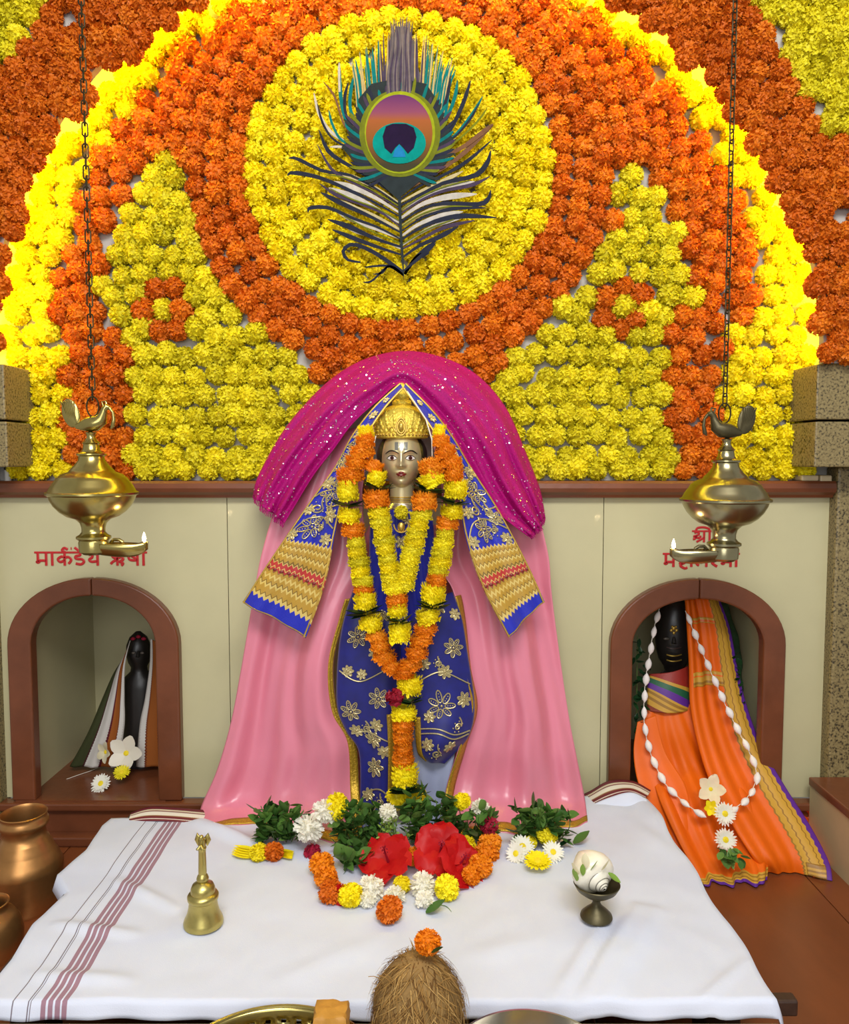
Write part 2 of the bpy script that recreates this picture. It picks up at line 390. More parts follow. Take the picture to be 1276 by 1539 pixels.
# ledge
tl = thing('trim_2', 'rounded brown stone ledge between marble wall and flower wall', 'ledge', (0, -.02, zt), kind='structure')
zb = at(640, 748, -.02)[2]; prof = [(-.0, zb), (-.018, zb), (-.022, zb+.006), (-.031, zb+.012), (-.034, zb+.02), (-.032, zt-.005), (-.028, zt), (.06, zt), (.06, zb)]
V = [(x, y, z) for x in (XL, XR-.003) for y, z in prof]; n = len(prof)
F = [tuple(range(n)), tuple(range(2*n-1, n-1, -1))]+[(i, (i+1) % n, n+(i+1) % n, n+i) for i in range(n)]
put('ledge_stone', V, F, M['brownstone'], tl, False)
bev(MB().box((at(1206, 712, -.03)[0], -.028, zt), (at(1232, 712, -.03)[0], .02, zt+.012)).put('ledge_end', M['beige'], tl, False), .003)
bev(MB().box((at(1234, 712, -.03)[0], -.028, zt-.004), (at(1252, 712, -.03)[0], .02, zt+.012)).put('ledge_end', M['beige'], tl, False), .003)

# flower wall backing, front wall with the round arch, pillars
YB, YF = .02, -.115
up = MB().box((XL, YB, zt), (1.3, YB+.02, Z_TOP)).put('wall_upper', M['plaster'], None, False); struct(up, 'pale plaster wall the marigolds of the round panel are fixed to', 'wall')
ac = at(612, 545, YF); AR = 619*mpp(YF)
mb = MB(); nseg = 64; zb0 = at(640, 546, YF)[2]
for q in range(nseg):
    t0, t1 = pi-pi*q/nseg, pi-pi*(q+1)/nseg
    p0 = (ac[0]+AR*cos(t0), ac[2]+AR*sin(t0)); p1 = (ac[0]+AR*cos(t1), ac[2]+AR*sin(t1))
    mb.prism([p0, p1, (p1[0], Z_TOP), (p0[0], Z_TOP)], YF, YF+.018)
mb.prism([(XL, zb0), (ac[0]-AR, zb0), (ac[0]-AR, Z_TOP), (XL, Z_TOP)], YF, YF+.018)
mb.prism([(ac[0]+AR, zb0), (1.3, zb0), (1.3, Z_TOP), (ac[0]+AR, Z_TOP)], YF, YF+.018)
wfr = mb.put('wall_front', M['plaster'], None, False); struct(wfr, 'front wall with a round arch opening, covered in deep orange marigolds', 'wall')
def pillar(name, x0, x1, label, xs0, xs1):
    p = thing(name, label, 'pillar', ((x0+x1)/2, -.05, Z_FLOOR), kind='structure')
    z1, z2, z3 = at(1240, 547, YF)[2], at(1240, 631, YF)[2], at(1240, 702, YF)[2]
    bev(MB().box((x0, YF, z2+.001), (x1, .02, z1)).put('capital_block', M['granite'], p, False), .003)
    bev(MB().box((x0+.002, YF+.004, z3), (x1, .02, z2-.003)).put('capital_block', M['granite'], p, False), .003)
    bev(MB().box((xs0, -.03, Z_FLOOR), (xs1, .02, z3)).put('shaft', M['granite'], p, False), .006)
XRc = at(1227, 600, YF)[0]; XLc = at(7, 600, YF)[0]
pillar('pillar_right', XRc, 1.3, 'speckled granite pillar beside the niche with the orange sari', XR, 1.3)
pillar('pillar_left', XL, XLc, 'speckled granite capital at the very edge beyond the lamp over the dark niche', XL, at(-12, 900, -.03)[0])
# hidden yellow light strip behind the arch edge
led = thing('light_strip', 'yellow light strip glowing behind the edge of the flower arch', 'light', (ac[0], -.07, ac[2]))
rl = AR+.045; zc = ac[2]-.01
MB().tube([(ac[0]+rl*cos(t), -.068, ac[2]+rl*sin(t)) for t in np.linspace(0, pi, 90)], .006, 8).put('strip_tube', M['led'], led)
# granite plinth in front of the pillar
pl = thing('plinth', 'low beige plinth with a brown top below the granite pillar', 'plinth', (.95, -.3, Z_FLOOR), kind='structure')
xp = at(1239, 1300, -.1)[0]
MB().box((xp, -.75, Z_FLOOR), (1.3, -.031, .012)).put('plinth_block', M['beige'], pl, False)
bev(MB().box((xp-.004, -.755, .012), (1.3, -.031, .03)).put('plinth_top', M['brownstone'], pl, False), .003)

# painted names over the niches (strokes: x along, y up; headline at 1)
GL = {
 'ma': ([[(.16, 1), (.16, .38), (.10, .30), (.16, .24), (.24, .30), (.20, .38), (.6, .38)], [(.6, 1), (.6, 0)]], .78),
 'aa': ([[(.14, 1), (.14, 0)]], .34),
 'ka': ([[(.46, 1), (.46, 0)], [(.46, .62), (.28, .68), (.10, .48), (.24, .28), (.46, .42)], [(.46, .62), (.68, .64), (.80, .42), (.66, .14)]], .92),
 'reph_dot': ([[(-.42, 1.02), (-.58, 1.16), (-.46, 1.34), (-.28, 1.22)], [(-.12, 1.30), (-.08, 1.30)]], 0),
 'da': ([[(.36, 1), (.36, .80), (.14, .72), (.12, .56), (.26, .50), (.46, .48), (.56, .30), (.40, .10), (.12, .16)]], .70),
 'e': ([[(-.36, 1.02), (-.44, 1.18), (-.62, 1.38)]], 0),
 'ya': ([[(.12, .82), (.28, .84), (.30, .64), (.14, .46), (.26, .30), (.58, .34)], [(.58, 1), (.58, 0)]], .78),
 'ri': ([[(.40, 1), (.40, 0)], [(.08, .86), (.20, .62), (.40, .50), (.16, .30), (.04, .12)], [(.40, .56), (.62, .66), (.70, .46), (.52, .30), (.70, .18), (.60, 0)]], .86),
 'sha': ([[(.14, 1), (.14, .60), (.26, .42), (.6, .42)], [(.6, 1), (.6, 0)], [(.16, .84), (.58, .50)]], .78),
 'ii': ([[(.14, 1), (.14, 0)], [(-.56, 1.04), (-.48, 1.28), (-.18, 1.34), (.08, 1.22), (.14, 1)]], .34),
 'shra': ([[(.10, .86), (.26, .92), (.34, .76), (.20, .60), (.08, .52), (.36, .40), (.42, .60)], [(.60, 1), (.60, 0)], [(.60, .44), (.40, .22), (.22, .04)], [(.20, .60), (.16, .36), (.04, .26)]], .74),
 'ha': ([[(.36, 1), (.36, .80), (.14, .74), (.16, .60), (.40, .56), (.50, .40), (.34, .26), (.14, .32)], [(.34, .26), (.22, .10), (.46, -.10), (.62, -.04)]], .70),
 'la': ([[(.66, 1), (.66, 0)], [(.66, .56), (.50, .66), (.38, .54), (.40, .26)], [(.38, .54), (.22, .66), (.08, .46), (.12, .22), (.24, .12)]], .84),
 'ksh': ([[(.34, .90), (.14, .78), (.12, .58), (.34, .50), (.14, .34), (.30, .14), (.44, .04)], [(.34, .50), (.60, .52)], [(.34, 1), (.34, .90)]], .60),
}
def inscription(px, py, hpx, words, wpx, label):
    root = put('inscription', *strokes(px, py, hpx, words, wpx), M['redpaint'], wb, False); root['label'] = label
def strokes(px, py, hpx, word, wpx):
    tot = sum(.45 if g == ' ' else GL[g][1] for g in word); s = wpx/tot; mb = MB(); o = at(px, py, 0); mp = mpp(0); x = 0
    def line(P, w=.13):
        Q = crom(P, len(P)*4) if len(P) > 2 else np.array(P, float)
        pts = [(o[0]+(x+p[0])*s*mp, -.0012, o[2]+p[1]*hpx*mp) for p in Q]
        mb.tube(pts, w*.5*hpx*mp, 6, flat=.25 if False else .3)
    runs = []; st = 0; xx = 0
    for g in word:
        if g == ' ': runs.append((st, xx)); xx += .45; st = xx
        else: xx += GL[g][1]
    runs.append((st, xx))
    for g in word:
        if g == ' ': x += .45; continue
        for S in GL[g][0]: line(S, .20)
        x += GL[g][1]
    x = 0
    for a, b in runs: line([(a-.02, 1), (b, 1)], .15)
    return mb.V, mb.F
inscription(53, 850, 20, ['ma', 'aa', 'ka', 'reph_dot', 'da', 'e', 'ya', ' ', 'ri', 'sha', 'ii'], 170, 'red painted lettering over the dark niche')
inscription(1040, 815, 17, ['shra', 'ii'], 32, 'short red painted lettering behind the hanging lamp')
inscription(996, 852, 20, ['ma', 'ha', 'aa', 'la', 'ksh', 'ma', 'ii'], 116, 'red painted lettering over the sari niche')

# ================================================================ FLOWERS
def petal_ball(seed, n=250, ruff=.17, core=.66, width=.115, lenj=.1, tipw=1.0, open_=0):
    rr = random.Random(seed); V = []; F = []
    c = MB().ell((0, 0, 0), (core+.08,)*3, 12, 8); V += c.V; F += c.F
    for i in range(n):
        z = 1-2*(i+.5)/n; a = i*2.399963+rr.uniform(-.15, .15); q = sqrt(1-z*z); d = Vector((q*cos(a), q*sin(a), z))
        t = d.orthogonal().normalized(); t = Quaternion(d, rr.uniform(0, 2*pi)) @ t; nn = d.cross(t)
        L = 1+rr.uniform(-lenj, lenj*.6); w = width*rr.uniform(.8, 1.25); k = ruff*rr.uniform(.6, 1.3)
        b = len(V)
        V += [d*core-t*w*.4, d*core+t*w*.4, d*(L*.86)-t*w+nn*.05, d*(L*.86)+t*w+nn*.05, d*L*.98-t*w*tipw+nn*k, d*(L*.93)+nn*k*.9, d*L*.98+t*w*tipw+nn*k]
        F += [(b, b+1, b+3, b+2), (b+2, b+3, b+5), (b+2, b+5, b+4), (b+3, b+6, b+5)]
    return V, F
def variants(base, m, k=4, **kw): return [mesh(base, *petal_ball(100+i, **kw), M[m], False) for i in range(k)]
PB = {c: variants('marigold', c, 4) for c in ('yellow', 'lime', 'orange', 'deep', 'orange2')}
PB['white'] = variants('chrysanthemum', 'white', 3, n=130, ruff=.1, width=.12, core=.5, lenj=.16, tipw=.8)
PB['rose'] = variants('rose_flower', 'rose', 2, n=60, ruff=.3, width=.3, core=.55)

def inside(poly, x, y):
    c = False; j = len(poly)-1
    for i in range(len(poly)):
        (x0, y0), (x1, y1) = poly[i], poly[j]
        if (y0 > y) != (y1 > y) and x < (x1-x0)*(y-y0)/(y1-y0)+x0: c = not c
        j = i
    return c
TL = [(262, 222), (288, 262), (284, 330), (310, 388), (352, 448), (398, 505), (452, 540), (482, 585), (482, 728), (193, 728), (193, 492), (146, 484), (146, 430), (152, 368), (200, 300), (225, 236)]
TR = [(945, 228), (968, 255), (980, 285), (1002, 318), (1026, 370), (1048, 430), (1046, 455), (1004, 458), (1004, 728), (742, 728), (738, 562), (768, 520), (828, 478), (873, 432), (905, 372), (925, 330), (925, 240)]
CORL = [(-20, -20), (88, -20), (80, 12), (40, 50), (32, 92), (-20, 104)]
CORR = [(1108, -20), (1132, 25), (1162, 62), (1182, 112), (1206, 160), (1230, 188), (1300, 222), (1300, -20)]
SHAWL = [(400, 760), (415, 700), (455, 650), (500, 600), (560, 565), (610, 556), (670, 566), (720, 600), (760, 650), (790, 720), (800, 760)]
ROS = [[(245, 466), (234, 436), (263, 433), (218, 467), (273, 467), (240, 497), (267, 496)], [(937, 461), (937, 431), (909, 449), (963, 446), (907, 481), (955, 481), (933, 496)]]
def hyp(x, y, c): return sqrt((x-c[0])**2+(y-c[1])**2)
def rin(x, y):
    """inner edge of the yellow border band"""
    t = abs(atan2(545-y, x-612)); a = min(t, pi-t); return 530+ 62*min(1, max(0, (a-.15)/1.05))
def region(x, y):
    c = (612, 545); r = hyp(x, y, c) if y < 545 else abs(x-612)
    if r > 608: return None
    if inside(TL, x, y): return 'temple_l'
    if inside(TR, x, y): return 'temple_r'
    if hyp(x, y, (600, 250)) < 243: return 'medallion'
    if r > rin(x, y): return 'band_l' if x < 600 else 'band_r'
    if y > 488:
        if x < 105: return 'band_l'
        if x > 1086: return 'band_r'
    return 'orange_l' if x < 600 else 'orange_r'
PTS = {}; ALL = []; GRID = {}
def near(x, y, d, tag=0):
    gx, gy = int(x//40), int(y//40)
    return any((x-a)**2+(y-b)**2 < d*d for i in (-1, 0, 1) for j in (-1, 0, 1) for a, b in GRID.get((tag, gx+i, gy+j), ()))
def place(reg, x, y, d, tag=0):
    if near(x, y, d, tag): return
    GRID.setdefault((tag, int(x//40), int(y//40)), []).append((x, y)); PTS.setdefault(reg, []).append((x, y))
for k, ro in enumerate(ROS):
    place('temple_'+'lr'[k], *ro[0], 5)
    for p in ro[1:]: place('ros_'+'lr'[k], *p, 5)
J = lambda s: R.uniform(-s, s)
for k in range(0, 19):                                   # rings around the medallion
    r = 15+29.0*k; n = max(1, int(2*pi*r/31)); ph = R.uniform(0, 6)
    for q in range(n):
        a = ph+2*pi*q/n; x, y = 600+r*cos(a)+J(3), 250+r*sin(a)+J(3)
        if x < -25 or x > 1300 or y < -25 or y > 724: continue
        g = region(x, y)
        if g == 'medallion' or (g and g.startswith('orange') and not (y > 470 and (x < 195 or x > 1003))): place(g, x, y, 24)
for row in range(-1, 25):                                # rows elsewhere
    y0 = 715-30*row
    for q in range(-1, 43):
        x, y = q*31+(15 if row % 2 else 0)+J(4), y0+J(4)
        g = region(x, y) if y < 720 else None
        if g: place(g, x, y, 25.5 if g[:4] != 'oran' else 27)
for _ in range(14000):                                    # fill what is left bare
    x, y = R.uniform(-25, 1300), R.uniform(-25, 718); g = region(x, y)
    if g: place(g, x, y, 23)
for x in (1245, 1274, 1302): place('outer_r', x, 530, 20, 1)
for row in range(-1, 21):                                # the front wall outside the arch
    for q in range(-2, 46):
        x, y = q*30+(15 if row % 2 else 0)+J(5), row*27+J(5)
        if hyp(x, y, (612, 545)) < 622 or y > 540: continue
        place('corner_l' if inside(CORL, x, y) else 'corner_r' if inside(CORR, x, y) else ('outer_l' if x < 600 else 'outer_r'), x, y, 23, 1)
for _ in range(3000):
    x, y = R.uniform(-30, 1305), R.uniform(-25, 535)
    if hyp(x, y, (612, 545)) < 621: continue
    place('corner_l' if inside(CORL, x, y) else 'corner_r' if inside(CORR, x, y) else ('outer_l' if x < 600 else 'outer_r'), x, y, 24, 1)
FIELDS = [('medallion', 'marigold_medallion', 'round medallion of bright yellow marigolds around the peacock feather', 'yellow', ()),
 ('orange_l', 'marigold_blanket', 'field of orange marigolds between medallion and left hanging lamp chain', 'orange', ()),
 ('orange_r', 'marigold_blanket', 'field of orange marigolds between medallion and right hanging lamp chain', 'orange', ()),
 ('temple_l', 'marigold_tower', 'tower shape of greenish yellow marigolds with an orange rosette, left of the shawl', 'lime', 'ros_l'),
 ('temple_r', 'marigold_tower', 'tower shape of greenish yellow marigolds with an orange rosette, right of the shawl', 'lime', 'ros_r'),
 ('band_l', 'marigold_arch', 'glowing yellow marigold border along the left side of the arch', 'yellow', ()),
 ('band_r', 'marigold_arch', 'glowing yellow marigold border along the right side of the arch', 'yellow', ()),
 ('outer_l', 'marigold_blanket', 'deep orange marigolds on the front wall at upper left', 'deep', ()),
 ('outer_r', 'marigold_blanket', 'deep orange marigolds on the front wall at upper right', 'deep', ()),
 ('corner_l', 'marigold_patch', 'small greenish yellow marigold patch in the upper left corner', 'lime', ()),
 ('corner_r', 'marigold_patch', 'large greenish yellow marigold patch in the upper right corner', 'lime', ())]
for reg, name, label, colr, extra in FIELDS:
    pts = PTS.get(reg, []); front = reg.startswith(('outer', 'corner')); Y = (YF-.016) if front else (YB-.018)
    c = np.mean([at(x, y, Y+.018) for x, y in pts], 0); root = thing(name, label, 'flower panel', c)
    for src, cc in ((pts, colr), (PTS.get(extra, []) if extra else [], 'deep')):
        for x, y in src:
            if not front and inside(SHAWL, x, y): continue
            r = R.uniform(16.5, 20.5)*mpp(Y); p = at(x, y, Y+R.uniform(-.004, .003))
            if not front and p[2]-r*.95 < zt: p = p + np.array((0, 0, zt-(p[2]-r*.95)))
            o = inst('marigold', R.choice(PB[cc]), root, p, (R.uniform(0, 6.3), R.uniform(0, 6.3), R.uniform(0, 6.3)), (r, r, r))
            if cc == 'deep' and colr == 'lime': o['label'] = 'orange marigold of a rosette'

# ---------------------------------------------------------------- peacock feather (a flat cut-out hung on the medallion)
YP = -.034
ft = thing('peacock_feather', 'large flat peacock feather cut-out hung on the yellow flower medallion', 'feather', at(603, 300, YP))
def fcol(name, c, rough=.5): return mat(name, rgb(*c), .75, 0, .3, 60, spec=.08)
FM = {'ash': fcol('ash_plume', (120, 108, 108)), 'pearl': fcol('pearl_barb', (196, 180, 130)), 'slate': fcol('slate_barb', (40, 44, 60)), 'teal': fcol('teal_barb2', (10, 112, 112)), 'cream': fcol('cream_barb', (190, 166, 110)), 'plum': fcol('plum_barb', (70, 58, 80)),
      'white': fcol('white_barb', (196, 188, 176)), 'brown': fcol('brown_barb', (120, 84, 60)), 'olive': fcol('olive_ring', (112, 118, 30)), 'lime': fcol('lime_ring', (150, 160, 30)),
      'bronze': fcol('bronze_ring', (138, 84, 40)), 'purple': fcol('purple_ring', (104, 52, 104)), 'aqua': fcol('aqua_ring', (0, 140, 130)), 'violet': fcol('violet_heart', (34, 20, 52)), 'blue': fcol('blue_notch', (30, 120, 176)), 'grey': fcol('grey_plume', (92, 84, 92)), 'dark': fcol('dark_base', (44, 52, 54))}
def barb(P, w0, w1, m, lift, tipw=.15, wmid=None):
    """flat tapering ribbon through pixel points P"""
    Q = crom([(x, y, 0) for x, y in P], 14); n = len(Q); V = []; F = []
    for i in range(n):
        t = (Q[min(i+1, n-1)]-Q[max(i-1, 0)])[:2]; t = t/(np.linalg.norm(t)+1e-9); nn = np.array((-t[1], t[0])); f = i/(n-1)
        w = (w0*(1-f)+w1*f)*(1 if f < .75 else 1-(1-tipw)*(f-.75)/.25)
        for s_ in (-1, 1):
            V.append(at(Q[i][0]+nn[0]*w*s_/2, Q[i][1]+nn[1]*w*s_/2, YP-lift))
    m_ = len(V); V += [v+np.array((0, .0012, 0)) for v in V]
    for i in range(n-1):
        a = 2*i; F += [(a, a+1, a+3, a+2), (m_+a, m_+a+2, m_+a+3, m_+a+1), (a, a+2, m_+a+2, m_+a), (a+1, m_+a+1, m_+a+3, a+3)]
    o = put('barb', V, F, FM[m], ft); return o
def disc(name, outline, m, lift, t=.0015):
    pts = [at(x, y, YP-lift) for x, y in outline]
    return MB().prism([(p[0], p[2]) for p in pts], YP-lift, YP-lift+t).put(name, FM[m], ft, False)
def ellp(cx, cy, rx, ry, a0=0, a1=360, n=40): return [(cx+rx*cos(math.radians(a)), cy-ry*sin(math.radians(a))) for a in np.linspace(a0, a1, n, endpoint=(a1-a0 < 360))]
# barbs, traced along their midribs
def fp(P): return [(420+.345*x, .345*y) for x, y in P]
LOW = [([(515, 860), (420, 790), (310, 725), (215, 660), (172, 565)], 13, 'slate'), ([(515, 885), (410, 815), (300, 760), (190, 745), (75, 690), (40, 690)], 11, 'slate'), ([(517, 905), (420, 845), (330, 800), (230, 740), (165, 630)], 9, 'plum'),
       ([(519, 940), (430, 890), (330, 840), (180, 775), (60, 752), (35, 765)], 13, 'slate'), ([(522, 985), (450, 930), (360, 890), (250, 850), (175, 800)], 11, 'plum'), ([(524, 1010), (400, 945), (270, 885), (180, 838)], 15, 'slate'),
       ([(526, 1040), (430, 990), (320, 950), (215, 905), (135, 905), (125, 925)], 12, 'slate'), ([(530, 1075), (420, 1040), (310, 990), (210, 955)], 16, 'slate'), ([(532, 1110), (440, 1080), (330, 1040), (230, 1000)], 14, 'slate'),
       ([(516, 850), (600, 800), (700, 740), (800, 670), (880, 590), (932, 545)], 15, 'brown'), ([(517, 875), (610, 810), (720, 760), (820, 700), (925, 610)], 11, 'slate'), ([(519, 900), (610, 850), (720, 795), (850, 765), (905, 710), (920, 655)], 16, 'slate'),
       ([(522, 935), (620, 870), (720, 830), (840, 805), (918, 768)], 12, 'plum'), ([(524, 970), (620, 910), (720, 885), (860, 890), (908, 870), (920, 828)], 15, 'slate'), ([(527, 1010), (610, 955), (700, 920), (800, 905), (900, 905)], 11, 'slate'),
       ([(530, 1045), (600, 1000), (690, 960), (800, 940), (945, 948)], 16, 'slate'), ([(534, 1085), (620, 1040), (720, 990), (850, 960)], 12, 'plum'), ([(538, 1120), (610, 1070), (700, 1030), (780, 985)], 15, 'slate'), ([(540, 1180), (600, 1130), (680, 1060)], 13, 'slate')]
for k, (P, w, m_) in enumerate(LOW): barb(fp(P), w*.16, w*.62, m_, .0022+.00008*k, .12)
WH = [([(517, 880), (430, 825), (330, 775), (240, 750)], 22), ([(520, 925), (430, 868), (330, 820), (235, 790)], 26), ([(523, 970), (430, 915), (330, 862), (215, 818)], 30), ([(525, 1000), (420, 945), (320, 905), (240, 868)], 30), ([(528, 1040), (430, 1000), (330, 960), (240, 915)], 26), ([(532, 1085), (430, 1040), (340, 1010), (260, 970)], 18),
      ([(519, 885), (620, 830), (720, 785), (800, 745)], 20), ([(521, 920), (620, 860), (730, 815), (850, 790)], 24), ([(523, 955), (620, 890), (730, 858), (860, 845)], 30), ([(526, 990), (620, 932), (720, 900), (850, 895)], 28), ([(529, 1030), (610, 975), (710, 938), (800, 922)], 26), ([(533, 1070), (620, 1012), (700, 975), (790, 952)], 18)]
for k, (P, w) in enumerate(WH): barb(fp(P), w*.10, w*.40, 'white' if k % 3 else 'pearl', .0012+.00004*k, .1)
for P in ([(517, 895), (400, 825), (290, 775), (200, 760)], [(523, 960), (420, 905), (310, 865), (220, 820)], [(528, 1060), (400, 1005), (280, 940)], [(519, 920), (620, 855), (720, 812), (830, 785)], [(525, 990), (620, 932), (730, 900), (840, 900)], [(530, 1065), (640, 1000), (760, 955)]):
    barb(fp(P), 1.6, 2.4, 'olive', .0040, .3)
barb([(606, 410), (582, 392), (556, 376), (530, 367), (516, 376), (522, 390), (542, 394)], 6, 5, 'slate', .003, .5)
for tip in ((548, 402), (560, 412), (545, 424)): barb([(607, 414), (585, 400), (tip[0]+14, tip[1]-2), tip], 3, 3, 'slate', .003)
for tip in ((655, 362), (645, 380)): barb([(608, 412), (625, 388), tip], 4, 8, 'slate', .003)
barb([(600, 285), (602, 340), (607, 420)], 5, 3, 'dark', .0045)
# spiky side barbs
SP_ = [([(330, 640), (230, 580), (175, 500), (150, 405)], 13, 'white'), ([(330, 655), (240, 610), (190, 540), (165, 450)], 9, 'slate'), ([(335, 615), (300, 560), (268, 430), (262, 275)], 15, 'teal'), ([(262, 400), (260, 330), (260, 272)], 10, 'white'), ([(330, 600), (280, 540), (240, 420), (190, 355)], 8, 'brown'), ([(350, 560), (310, 480), (310, 400), (325, 330)], 14, 'teal'), ([(340, 590), (290, 500), (285, 420), (300, 360)], 12, 'slate'), ([(360, 520), (340, 430), (345, 360), (365, 300)], 14, 'teal'), ([(340, 640), (270, 610), (230, 540), (215, 480)], 10, 'teal'), ([(330, 660), (270, 640), (220, 640)], 9, 'white'),
       ([(700, 620), (750, 555), (800, 450), (832, 352)], 16, 'slate'), ([(690, 590), (735, 500), (765, 420), (775, 350)], 14, 'teal'), ([(705, 650), (790, 560), (850, 480), (885, 420)], 11, 'teal'), ([(710, 665), (800, 590), (870, 520), (905, 470)], 8, 'olive'), ([(680, 560), (715, 470), (735, 400), (745, 330)], 13, 'slate'), ([(670, 520), (690, 430), (700, 360), (700, 300)], 13, 'teal'), ([(715, 680), (800, 640), (880, 580), (930, 540)], 18, 'brown'), ([(700, 640), (770, 590), (830, 520), (870, 450)], 9, 'slate')]
for k, (P, w, m_) in enumerate(SP_): barb(fp(P), w*.30, w*.42, m_, .0030+.0001*k, .2)
# top plume: a fan of fine strands
disc('plume', [(545, 160), (568, 128), (582, 90), (590, 55), (597, 40), (612, 40), (619, 55), (625, 90), (636, 128), (656, 160), (600, 175)], 'grey', .0035)
for k in range(84):
    f = k/83; bx = 538+f*132; tx = 526+f*160+J(4); e = abs(f-.5)*2; ty = 32+70*e**.9+J(12)
    if e < .35: tx = 583+ (f-.325)/.35*44
    m_ = 'grey' if e < .3 else ('cream' if (k % 3 == 0 and e > .3) else ('teal' if e > .45 else 'plum'))
    barb([(bx, 178-30*(1-e)), (bx*.6+tx*.4, 130-10*(1-e)), (tx, ty)], 3.2, 2.2, m_, .004+.00005*(k % 7), .3)
for k in range(26):
    x0 = 584+k*1.35; barb([(x0+J(2), 165), (x0+J(3), 110), ((x0-601)*.8+603+J(2), 66), ((x0-601)*.95+604+J(2), 30+J(7)+.35*abs(x0-603))], 2.6, 2.4, ('grey', 'plum', 'ash')[k % 3], .0062+.00004*(k % 8), .3)
# short strands softening the rim of the dark base
rb_ = random.Random(12)
for k in range(64):
    a = math.radians(-62+304*k/63); x, y = 601+62*cos(a), 212-66*sin(a); L0 = rb_.uniform(14, 30); dx, dy = cos(a), -sin(a)-.55; n_ = sqrt(dx*dx+dy*dy); dx, dy = dx/n_, dy/n_
    barb([(x-dx*14, y-dy*14), (x+dx*L0*.4, y+dy*L0*.4-1), (x+dx*L0, y+dy*L0-4)], 5, 4.5, ('dark', 'teal', 'dark', 'slate', 'olive', 'plum')[k % 6], .0051+.00003*(k % 9), .15)
# the eye
disc('eye_base', fp([(335, 520), (345, 430), (400, 365), (520, 340), (640, 365), (690, 440), (715, 530), (760, 610), (715, 700), (610, 790), (515, 868), (430, 790), (335, 715), (270, 640), (320, 600)]), 'dark', .005)
disc('eye_ring', ellp(601, 200, 61, 66), 'olive', .0058); disc('eye_ring', ellp(601, 199, 53, 62), 'lime', .0066)
def eye_print():
    m, t, b = nt('graded_eye_print'); L = t.links.new; tc = node(t, 'ShaderNodeTexCoord'); sp = node(t, 'ShaderNodeSeparateXYZ'); L(tc.outputs['Object'], sp.inputs[0])
    z0, z1 = [at(600, y, YP)[2]-ORG[ft][2] for y in (262, 138)]
    mr = node(t, 'ShaderNodeMapRange'); mr.inputs[1].default_value = z0; mr.inputs[2].default_value = z1; L(sp.outputs[2], mr.inputs[0])
    r = node(t, 'ShaderNodeValToRGB'); e = r.color_ramp.elements; e[0].position = .1; e[0].color = rgb(60, 56, 36); e[1].position = .97; e[1].color = rgb(84, 40, 96)
    for p, c in ((.4, (128, 80, 34)), (.64, (150, 84, 44)), (.74, (128, 66, 92))): q = e.new(p); q.color = rgb(*c)
    L(mr.outputs[0], r.inputs[0]); L(r.outputs[0], b.inputs['Base Color']); b.inputs['Roughness'].default_value = .7; b.inputs['Specular IOR Level'].default_value = .1; return m
FM['graded'] = eye_print()
disc('eye_ring', ellp(600, 200, 50, 58), 'graded', .0074)
disc('eye_ring', ellp(600, 215, 40, 31), 'aqua', .0088)
disc('eye_heart', [(575, 205), (580, 190), (590, 186), (610, 186), (622, 192), (626, 206), (622, 222), (613, 231), (606, 222), (600, 216), (594, 222), (588, 231), (578, 222)], 'violet', .0096)
disc('eye_notch', [(600, 217), (607, 226), (610, 236), (590, 236), (593, 226)], 'blue', .0096)

# ================================================================ TABLE AND CLOTH
YT0, YT1 = -.676, -.13; XT0, XT1 = -.585, .452
tb = thing('low_table', 'low dark wooden altar table mostly hidden under the white cloth', 'table', (-.06, -.34, Z_FLOOR))
bev(MB().box((XT0, YT0+.02, -.03), (XT1, YT1, -.002)).put('table_top', M['darkwood'], tb, False), .003)
bev(MB().box((XT0, YT0, -.024), (XT1+.034, YT0+.019, -.002)).put('front_rail', M['darkwood'], tb, False), .003)
for x in (XT0+.05, XT1-.05):
    for y in (YT0+.06, YT1-.05): bev(MB().box((x-.025, y-.025, Z_FLOOR), (x+.025, y+.025, -.03)).put('leg', M['darkwood'], tb, False), .003)
def ridge(x, y, ax, ay, bx, by, w, h):
    dx, dy = bx-ax, by-ay; L2 = dx*dx+dy*dy; t = max(0, min(1, ((x-ax)*dx+(y-ay)*dy)/L2)); d2 = (x-ax-t*dx)**2+(y-ay-t*dy)**2
    return h*exp(-d2/(w*w))*(.4+.6*sin(pi*min(1, max(0, t*.9+.05))))
import mathutils.noise as mn
RID = [(atz(880, 1500, 0), atz(960, 1370, 0), .012, .011), (atz(840, 1500, 0), atz(905, 1400, 0), .010, .008), (atz(905, 1510, 0), atz(985, 1375, 0), .014, .009), (atz(1120, 1450, 0), atz(1050, 1515, 0), .006, .005),
       (atz(300, 1240, 0), atz(380, 1275, 0), .015, .012), (atz(950, 1240, 0), atz(1010, 1290, 0), .02, .006), (atz(180, 1330, 0), atz(260, 1370, 0), .012, .007), (atz(90, 1395, 0), atz(200, 1410, 0), .012, .007),
       (atz(60, 1470, 0), atz(190, 1480, 0), .012, .006), (atz(420, 1480, 0), atz(560, 1420, 0), .02, .004), (atz(700, 1450, 0), atz(800, 1420, 0), .02, .004), (atz(950, 1200, 0), atz(1010, 1260, 0), .02, .008)]
def cloth_z(x, y):
    z = .0040+.0045*mn.noise(Vector((x*5, y*5, 1)))+.0024*mn.noise(Vector((x*15+y*5, y*12, 4)))+.0010*mn.noise(Vector((x*34, y*26-x*9, 7)))
    for a, b, w, h in RID: z += ridge(x, y, a[0], a[1], b[0], b[1], w, h)
    return max(z, .0015)
